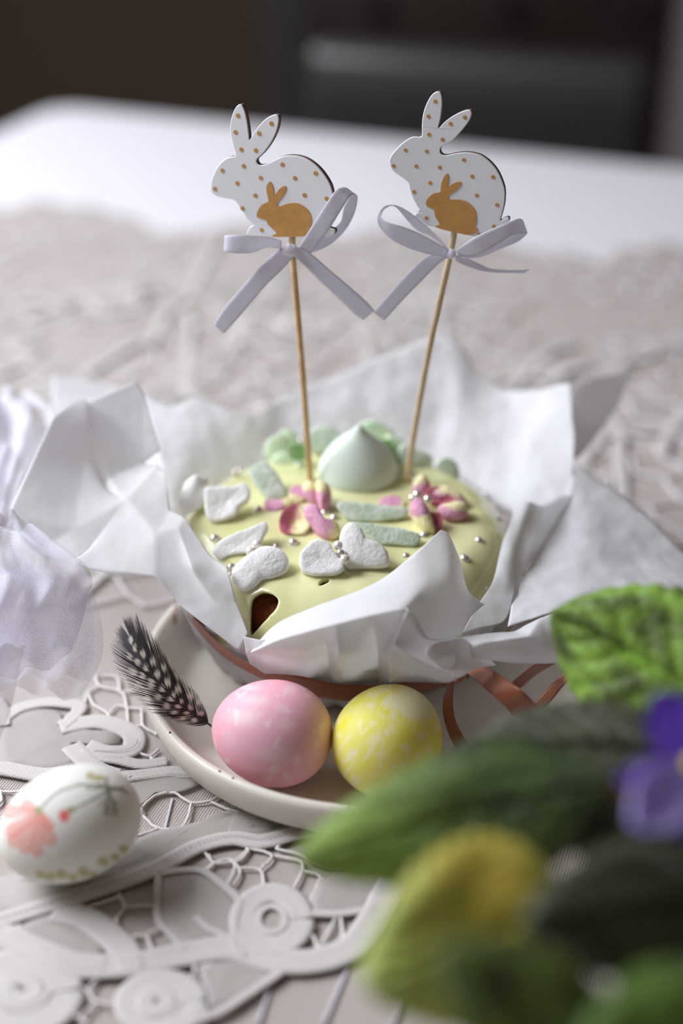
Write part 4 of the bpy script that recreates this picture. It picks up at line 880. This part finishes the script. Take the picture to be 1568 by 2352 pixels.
loopr([((1400, 352), (1330, 352), .480), ((1330, 395), (1280, 390), .488), ((1290, 430), (1240, 425), .492), ((1240, 470), (1200, 455), .490)])
loopr([((1520, 370), (1445, 375), .486), ((1440, 425), (1385, 430), .480), ((1390, 485), (1340, 480), .474), ((1320, 560), (1270, 540), .465)])
c = PY(*Z5((1050, 395)), .468); V = [c + np.array([.0038 * math.sin(b) * math.cos(a), .003 * math.sin(b) * math.sin(a), .0030 * math.cos(b)]) for a in np.linspace(0, 6.283, 16, endpoint=False) for b in np.linspace(0, math.pi, 9)]
new('knot', V, grid_faces(16, 9, cu=True), m_copper, rbn, uv=[(v_[0], v_[2]) for v_ in V])

# ------------------------------------------------------------ eggs
def egg_mesh(name, C, a, b, axis, point, paint, label, n=220):
    ax = nrm(axis); ref = np.array([0, 0, 1.]) if abs(ax[2]) < .9 else np.array([0, 1., 0]); e1 = nrm(np.cross(ax, ref)); e2 = np.cross(ax, e1)
    U_ = np.linspace(0, 2 * math.pi, n, endpoint=False); T_ = np.linspace(0, math.pi, n)
    V = []
    for u in U_:
        rr = b * np.sin(T_) * (1 + point * np.cos(T_)); V.append(C + np.outer(a * -np.cos(T_), ax) + np.outer(rr * math.cos(u), e1) + np.outer(rr * math.sin(u), e2))
    V = np.concatenate(V); low = V[:, 2].min()
    return tag(new(name, V, grid_faces(n, n, cu=True), m_egg, col=paint(V), origin=np.array([C[0], C[1], low])), label, 'egg', 'Easter eggs'), low
def sm(x, a, b): t = np.clip((x - a) / (b - a), 0, 1); return t * t * (3 - 2 * t)
def mixc(c, col, w): return c * (1 - w[:, None]) + np.array(col) * w[:, None]
def noise_f(V, s, k=0, o=3): return fbm(V + k * .37, s, o)
def p_pink(V):
    c = np.tile(np.array([.86, .40, .47]), (len(V), 1)); p = proj(V)
    nn = noise_f(V, 45); n2 = noise_f(V, 260, 1); n3 = noise_f(V, 120, 3)
    c = mixc(c, (.84, .48, .58), sm(noise_f(V, 25, 2), -.2, .4) * .6)
    for (x, y, rx, ry, s_) in ((560, 1650, 45, 28, .9), (585, 1608, 40, 16, .7), (665, 1585, 22, 14, .7), (658, 1665, 20, 16, .6), (620, 1735, 55, 25, .75), (575, 1580, 40, 9, .8), (645, 1625, 16, 12, .6), (530, 1690, 20, 30, .3)):
        d = np.sqrt(((p[:, 0] - x) / rx) ** 2 + ((p[:, 1] - y) / ry) ** 2) + nn * .35 + n2 * .12; c = mixc(c, (.88, .66, .68), (1 - sm(d, .3, 1.25)) * s_ * .75)
    c = mixc(c, (.90, .78, .76), sm(n2 + n3 * .8, .62, .8) * .5)
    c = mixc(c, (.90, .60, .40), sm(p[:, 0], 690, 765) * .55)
    return c
def p_yel(V):
    c = np.tile(np.array([.80, .75, .16]), (len(V), 1)); p = proj(V)
    n1 = noise_f(V, 70); q = V.copy(); 
    s1 = np.array([mnoise.noise(Vector(((a * .85 + b * .5) * .045, (a * .5 - b * .85) * .006, 0))) for a, b in p]); s2 = np.array([mnoise.noise(Vector(((a * .8 + b * .55) * .12, (a * .5 - b * .85) * .02, 4))) for a, b in p])
    c = mixc(c, (.76, .72, .04), sm(n1 + s1, .0, .5) * .9)
    band = np.exp(-(((p[:, 0] - 860) + (p[:, 1] - 1660) * .45) / 50) ** 2)
    c = mixc(c, (.84, .80, .55), sm(s2 + .5 * s1, .02, .4) * band * .8)
    c = mixc(c, (.84, .78, .52), sm(noise_f(V, 300, 2), .1, .5) * .55)
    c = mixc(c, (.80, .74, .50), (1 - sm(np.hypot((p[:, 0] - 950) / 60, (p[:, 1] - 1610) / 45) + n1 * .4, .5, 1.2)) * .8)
    return c
def segd(p, a, b):
    a = np.array(a); b = np.array(b); ab = b - a; t = np.clip(((p - a) @ ab) / (ab @ ab + 1e-9), 0, 1); return np.linalg.norm(p - (a + t[:, None] * ab), axis=1)
def p_deco(V):
    c = np.tile(np.array([.80, .80, .74]), (len(V), 1)); p = proj(V); q = np.stack([p[:, 0] * 2.613, (p[:, 1] - 1300) * 2.613], -1)
    c = mixc(c, (.72, .66, .50), sm(noise_f(V, 50), .2, .7) * .3)
    nn = noise_f(V, 130) * 10
    petals = [((225, 1475), (60, 1470), 48), ((225, 1475), (165, 1440), 42), ((230, 1480), (75, 1590), 50), ((235, 1490), (80, 1650), 40), ((240, 1490), (150, 1690), 44), ((245, 1490), (220, 1700), 46), ((250, 1480), (295, 1640), 48), ((250, 1480), (300, 1560), 36)]
    for i, (a, b, w) in enumerate(petals):
        L = math.hypot(b[0] - a[0], b[1] - a[1]); ab = (np.array(b) - a) / L; t = ((q - a) @ ab) / L; d = segd(q, a, b) + nn; wid = w * (.35 + .65 * np.clip(t, 0, 1))
        inn = 1 - sm(d, wid - 8, wid + 4); edge = np.exp(-((d - wid + 8) / 9) ** 2) * inn
        st = np.array([mnoise.noise(Vector((x * .05, i, 0))) for x in (q - a) @ np.array([-ab[1], ab[0]])])
        c = mixc(c, (.80, .28, .23), inn * (.62 + .3 * st)); c = mixc(c, (.80, .30, .26), edge * .35)
    c = mixc(c, (.35, .38, .16), 1 - sm(np.hypot(q[:, 0] - 232, q[:, 1] - 1468), 20, 32))
    c = mixc(c, (.74, .16, .14), 1 - sm(np.hypot((q[:, 0] - 385) / .9, q[:, 1] - 1500) + nn * .6, 32, 42))
    c = mixc(c, (.33, .34, .14), 1 - sm(np.hypot(q[:, 0] - 425, q[:, 1] - 1465), 16, 26))
    lines = [((255, 1440), (310, 1385), 7), ((310, 1385), (370, 1345), 7), ((370, 1345), (480, 1312), 7), ((480, 1312), (600, 1315), 7), ((600, 1315), (700, 1335), 9), ((700, 1335), (765, 1360), 9), ((440, 1460), (560, 1400), 6), ((560, 1400), (650, 1345), 8),
             ((650, 1340), (620, 1265), 5), ((640, 1340), (645, 1260), 4), ((650, 1345), (700, 1480), 7), ((650, 1345), (630, 1490), 7), ((660, 1400), (705, 1430), 5), ((630, 1330), (520, 1335), 5), ((650, 1350), (740, 1330), 7), ((620, 1400), (600, 1440), 4), ((660, 1430), (690, 1500), 4), ((640, 1400), (655, 1500), 5), ((600, 1320), (570, 1345), 4)]
    for a, b, w in lines: c = mixc(c, (.16, .15, .09), (1 - sm(segd(q, a, b), w * .5, w + 4)) * .85)
    for x, y, r in ((545, 1262, 30), (590, 1272, 26), (300, 1865, 34), (370, 1850, 40), (440, 1870, 34), (500, 1835, 42), (620, 1775, 36), (690, 1745, 30), (740, 1695, 36), (560, 1850, 30), (240, 1850, 26)):
        c = mixc(c, (.42, .38, .12), (1 - sm(np.hypot(q[:, 0] - x, (q[:, 1] - y) * 1.2) + nn, r * .7, r * 1.15)) * .8)
    return c
def place_egg(px, py, z0, a, b, axis, **k):
    C = PZ(px, py, z0 + b); return C
e = place_egg(625, 1683, PF, .0243, .0215, 0); egg_mesh('pink_egg', e, .0243, .0213, (-1, .12, .12), .06, p_pink, 'pink dyed egg with pale blotches at the front of the plate')
e = place_egg(890, 1700, PF, .0225, .0215, 0); egg_mesh('yellow_egg', e, .0228, .0216, (.5, .3, .75), .05, p_yel, 'yellow streaked egg on the plate, half behind a leaf')
e = place_egg(160, 1893, .0085, .027, .0208, 0); egg_mesh('painted_egg', e, .0272, .0212, (-1, -.25, -.28), .05, p_deco, 'white egg painted with pink flower, standing on the lace cloth')

# ------------------------------------------------------------ feather
ft = thing('feather', PZ(480, 1665, .012), 'black feather with white spots leaning out over the plate rim', 'feather')
FA = [(1290, 975), (1180, 900), (1080, 830), (985, 735), (900, 630), (845, 540), (796, 455)]
yF = [.472, .469, .468, .471, .476, .482, .488]
R_ = cr([PY(*Z6(p), y) for p, y in zip(FA, yF)], 60)
tube('rachis', R_, np.linspace(.00045, .00012, 60), M('quill', (.05, .035, .03), .5), ft, 6)
spots = [(785, 445, 12, 28), (810, 492, 12, 26), (777, 545, 14, 26), (824, 578, 14, 24), (857, 530, 18, 26), (878, 612, 17, 22), (795, 635, 18, 26), (853, 658, 15, 26), (918, 572, 17, 24), (943, 652, 20, 24), (907, 712, 20, 40), (978, 738, 18, 22), (1007, 697, 20, 24), (985, 610, 16, 24), (948, 786, 20, 22), (1028, 798, 18, 18), (1068, 740, 18, 26), (1000, 838, 18, 22), (1072, 842, 18, 14), (1043, 773, 12, 12), (1045, 880, 18, 12), (1120, 882, 18, 12), (1142, 850, 18, 14), (1088, 810, 12, 12), (1135, 700, 14, 28), (1140, 780, 18, 22), (1165, 925, 18, 14), (1203, 885, 20, 14), (1098, 915, 16, 12), (830, 720, 18, 30), (880, 800, 20, 26), (1060, 650, 14, 26), (1190, 815, 14, 22), (930, 850, 18, 12)]
V = []; Fs = []; Cc = []
Tn = np.gradient(R_, axis=0)
for side in (-1, 1):
    for k in range(190):
        s = k / 189; i = s * 59; i0 = min(int(i), 58); base = R_[i0] + (R_[i0 + 1] - R_[i0]) * (i - i0); t = nrm(Tn[i0])
        n_ = nrm(C0 - base); sd = nrm(np.cross(t, n_)) * side
        wid = (.0150 if side > 0 else .0125) * (max(0, math.sin(min(1, (s * .76 + .12)) * math.pi)) ** .8) * (1 if s > .12 else .4 + s * 5)
        wid *= .86 + .22 * rng.random(); gap = rng.normal(0, .05)
        if s < .06: continue
        pts_ = []
        for q in np.linspace(0, 1, 12):
            pts_.append(base + sd * wid * q * .80 * (1 - .82 * s ** 3) + t * wid * ((.7 + .7 * s) * q + .35 * q * q + gap * q) - n_ * .0016 * q * q + np.array([0, 0, 0]))
        hw = .00016 * (1 if s > .2 else .8)
        for j, p in enumerate(pts_):
            tt = nrm(pts_[min(j + 1, 11)] - pts_[max(j - 1, 0)]); pn = nrm(np.cross(tt, n_)); w_ = hw * (1 - .75 * (j / 11) ** 3)
            V += [p + pn * w_, p - pn * w_]
            x, y = proj(p); x *= 2.613; y = (y - 1300) * 2.613; col = np.array([.028, .022, .02])
            ww = 0
            for (sx, sy, ra, rb) in spots: ww = max(ww, 1 - float(sm(math.hypot((x - sx) / ra / 1.02, (y - sy) / rb / .95), .85, 1.1)))
            q = j / 11
            col = col * (1 - ww) + np.array([.78, .72, .64]) * ww; fade = .25 * (q > .8) ; col = col * (1 - fade) + np.array([.35, .31, .28]) * fade
            Cc += [col, col]
        b0 = len(V) - 24
        for j in range(11): Fs.append((b0 + 2 * j, b0 + 2 * j + 1, b0 + 2 * j + 3, b0 + 2 * j + 2))
tag(new('vane', V, Fs, m_feather, ft, col=np.array(Cc)), kind='stuff')

# ------------------------------------------------------------ tulle at the left
tu = thing('tulle_cloth', PZ(60, 1500, .01), 'bunched lilac white tulle netting at the left side of the table', 'tulle')
def sheet(name, edge_l, edge_r, mat, h0, amp, n=60, m_=40, ph=0.):
    Lc = cr(edge_l, n); Rc = cr(edge_r, n); V = []; UV = []
    for i in range(n):
        for j in range(m_):
            t = j / (m_ - 1); p = Lc[i] * (1 - t) + Rc[i] * t; e_ = math.sin(math.pi * t) * .7 + .3
            q = Vector((p[0] * 38 + ph, p[1] * 30, p[2] * 20 + ph)); k = mnoise.noise(q) + .5 * mnoise.noise(q * 2.3)
            fo = math.sin(t * 17 + 2.5 * i / n + ph) * .5
            V.append(p + np.array([amp * .5 * k, -amp * abs(k), amp * (k + fo) * e_])); UV.append((t * .14, i / n * .12))
    return new(name, V, grid_faces(n, m_), mat, tu, uv=UV)
E = lambda L: [PY(a, b, y) for a, b, y in L]
sheet('net_layer', E([(-80, 1150, .50), (-80, 1300, .47), (-80, 1450, .45), (-80, 1590, .455)]), E([(60, 1190, .50), (202, 1320, .482), (200, 1370, .478), (165, 1500, .468)]), m_tulle2, 0, .006, ph=1)
sheet('net_layer', E([(-80, 1180, .51), (-80, 1320, .48), (-80, 1450, .465), (-80, 1570, .46)]), E([(80, 1210, .51), (204, 1310, .49), (195, 1400, .485), (180, 1480, .48)]), m_tulle2, 0, .007, ph=4)
sheet('net_layer', E([(-80, 1250, .50), (-80, 1400, .48), (-60, 1500, .465), (-20, 1580, .455)]), E([(190, 1330, .49), (224, 1392, .488), (234, 1510, .475), (190, 1597, .463)]), m_tulle, 0, .004, ph=7)
sheet('net_layer', E([(-80, 1280, .51), (-80, 1400, .49), (-60, 1520, .475), (-30, 1560, .465)]), E([(180, 1340, .50), (220, 1400, .495), (225, 1470, .485), (205, 1560, .472)]), m_tulle, 0, .005, ph=11)
sheet('net_layer', E([(-90, 900, .66), (-90, 1000, .62), (-90, 1100, .58), (-90, 1200, .54)]), E([(60, 890, .68), (130, 960, .64), (100, 1080, .59), (60, 1200, .54)]), m_tulle2, 0, .008, ph=14)
sheet('net_layer', E([(-90, 930, .65), (-90, 1040, .61), (-90, 1120, .57), (-90, 1230, .53)]), E([(30, 920, .67), (110, 1000, .63), (80, 1100, .58), (50, 1230, .53)]), m_tulle2, 0, .008, ph=17)
sheet('net_layer', E([(-80, 1480, .44), (-80, 1560, .43), (-80, 1640, .43), (-80, 1720, .43)]), E([(60, 1480, .455), (40, 1570, .45), (15, 1660, .44), (-10, 1720, .43)]), m_tulle2, 0, .003, ph=21)

# ------------------------------------------------------------ african violet at the right foreground
VC = np.array([.150, .285, .085])
vi = thing('potted_violet', (VC[0], VC[1], .007), 'african violet with fuzzy green leaves, one yellowing, and a purple flower', 'potted plant')
pb = .007
v, f = lathe_geo((VC[0], VC[1], pb), [(0, 0), (.030, 0), (.032, .002), (.041, .052), (.045, .053), (.046, .066), (.042, .067), (.040, .06), (0, .06)], 48); new('pot', v, f, m_terra, vi)
v, f = lathe_geo((VC[0], VC[1], pb + .0605), [(.0398, 0), (.03, .003), (.015, .004), (0, .004)], 32); new('soil', v, f, m_soil, vi)
def leaf(b, t, db, dt, hw, nhint=(-.2, -.55, .8), cols=((.05, .10, .02), (.14, .30, .04)), seed=0, droop=.12, cup=.10, serr=.03, lab=None, tipc=None, petiole=True, yel=0):
    Bp = PD(*b, db); Tp = PD(*t, dt); ax = Tp - Bp; L = np.linalg.norm(ax); ax /= L
    n = np.array(nhint, float); n = nrm(n - ax * np.dot(n, ax)); sd = np.cross(ax, n); Wd = hw * (db + dt) / 2 / F
    vis = nrm(np.cross(ray(*t) * dt - ray(*b) * db, C0 - (Bp + Tp) / 2)); Wd /= max(.45, abs(np.dot(sd, vis)))
    nu_, nv_ = 70, 49; V = []; Cc = []
    for i in range(nu_):
        u = i / (nu_ - 1); w = (math.sin(math.pi * min(1, u ** .80 * .985 + .012)) ** .62) * (1 - .12 * u)
        for j in range(nv_):
            vv = -1 + 2 * j / (nv_ - 1); edge = abs(vv) ** 6
            ser = 1 + serr * edge * math.sin(u * 62)
            vein = abs(math.sin((u - abs(vv) * .32) * 22)); 
            h = -cup * vv * vv * Wd * 1.6 + .03 * Wd * (vein - .5) * (1 - edge) * min(1, w * 2) - .10 * Wd * math.exp(-(vv / .06) ** 2)
            h += .09 * Wd * mnoise.noise(Vector((u * 3 + seed, vv * 2, seed)))
            p = Bp + ax * L * u + sd * Wd * w * vv * ser + n * h - np.array([0, 0, 1]) * droop * L * (u ** 2) + n * droop * L * u
            V.append(p)
            mo = .5 + .9 * mnoise.fractal(Vector((u * 5 + seed * 3, vv * 4, 1)), 1, 2, 3); mo = min(1, max(0, mo))
            vl = math.exp(-((abs(math.sin((u - abs(vv) * .32) * 11))) / .16) ** 2) * .10 + math.exp(-(vv / .05) ** 2) * .8
            c_ = np.array(cols[0]) * (1 - mo) + np.array(cols[1]) * mo; c_ = c_ * (1 - .7 * min(1, vl)) + np.array(cols[1]) * 1.35 * .7 * min(1, vl)
            if tipc is not None: wt = float(sm(u, .35, .95)); c_ = c_ * (1 - wt) + np.array(tipc) * wt
            Cc.append(c_)
    o = new('leaf', V, grid_faces(nu_, nv_), m_leaf, vi, col=np.array(Cc)); mod(o, 'SOLIDIFY', thickness=.0009, offset=0)
    if lab: o['label'] = lab
    if petiole:
        P = cr([VC + [0, 0, -.008], VC * .5 + Bp * .5 + [0, 0, .004], Bp + ax * .003], 14); tube('petiole', P, np.linspace(.0024, .0017, 14), m_stem, vi, 8)
    return o
GD = ((.030, .055, .016), (.075, .13, .030)); GM = ((.05, .10, .02), (.17, .33, .04)); GB = ((.10, .17, .02), (.26, .44, .05)); YL = ((.46, .47, .05), (.82, .66, .12)); DG = ((.030, .036, .014), (.065, .08, .030))
leaf((1680, 1640), (1275, 1385), .475, .505, 205, (-.35, -.75, .55), ((.08, .12, .02), (.26, .46, .05)), 1, .06, .12, lab='bright green leaf beside the paper')
leaf((1540, 1730), (1070, 1690), .430, .450, 125, (-.05, -.5, .85), DG, 2, .10, .15)
leaf((1400, 1800), (685, 1935), .400, .395, 165, (-.1, -.6, .8), ((.030, .048, .014), (.08, .14, .025)), 3, .08, .14, tipc=(.24, .38, .05))
leaf((1310, 2070), (835, 2235), .370, .350, 225, (-.15, -.75, .6), YL, 4, .05, .10, lab='yellowing leaf', tipc=(.50, .60, .14))
leaf((1640, 2090), (1200, 2090), .365, .350, 160, (0, -.6, .8), DG, 5, .08, .14)
leaf((1400, 2460), (1010, 2150), .320, .320, 165, (-.1, -.5, .85), ((.05, .08, .02), (.16, .24, .04)), 6, .08, .14)
leaf((1680, 2290), (1330, 2390), .330, .310, 130, (0, -.5, .85), GM, 7, .08, .14)
leaf((1560, 1850), (1180, 1800), .415, .415, 95, (0, -.35, .95), DG, 8, .08, .14)
leaf((1640, 1960), (1290, 1900), .395, .400, 90, (0, -.35, .95), DG, 9, .08, .14)
# flower
def vpetal(b, t, db, dt, hw, n, c1, c2, seed):
    Bp = PD(*b, db); Tp = PD(*t, dt); ax = Tp - Bp; L = np.linalg.norm(ax); ax /= L; n = nrm(np.array(n) - ax * np.dot(n, ax)); sd = np.cross(ax, n); Wd = hw * db / F; V = []; Cc = []
    for i in range(24):
        u = i / 23; w = math.sin(math.pi * min(.985, .03 + u ** 1.3 * .93)) ** .55
        for j in range(17):
            vv = -1 + j / 8; V.append(Bp + ax * L * u * (1 - .1 * vv * vv) + sd * Wd * w * vv + n * (.25 * Wd * (vv * vv) * u + .12 * Wd * math.sin(vv * 6 + seed) * u)); q = u * .8 + .3 * abs(vv)
            Cc.append(np.array(c1) * (1 - min(1, q)) + np.array(c2) * min(1, q))
    o = new('flower_petal', V, grid_faces(24, 17), m_petal, vi, col=np.array(Cc)); mod(o, 'SOLIDIFY', thickness=.0006, offset=0); return o
PU = (.09, .02, .36); LI = (.68, .60, 1.0)
vpetal((1590, 1760), (1450, 1900), .375, .36, 75, (-.1, -.8, .6), (.42, .34, .80), LI, 1)
vpetal((1590, 1740), (1415, 1795), .38, .385, 32, (0, -.7, .7), PU, (.20, .08, .55), 2)
vpetal((1600, 1750), (1510, 1590), .38, .39, 70, (-.2, -.9, .3), PU, (.10, .02, .42), 3)
vpetal((1600, 1760), (1720, 1640), .38, .39, 70, (-.2, -.9, .3), PU, (.13, .03, .48), 4)
vpetal((1600, 1770), (1620, 1960), .375, .365, 60, (-.1, -.9, .4), PU, (.10, .03, .40), 5)
tube('flower_stem', cr([VC, VC * .4 + PD(1600, 1760, .38) * .6 + [.01, 0, 0], PD(1600, 1760, .382)], 14), .0013, m_stem, vi)
v, f = lathe_geo(PD(1595, 1755, .374) - [0, 0, .002], [(0, 0), (.0022, .0005), (.0028, .002), (.0016, .004), (0, .0045)], 14); new('flower_center', v, f, M('anther', (.75, .55, .05), .6), vi)
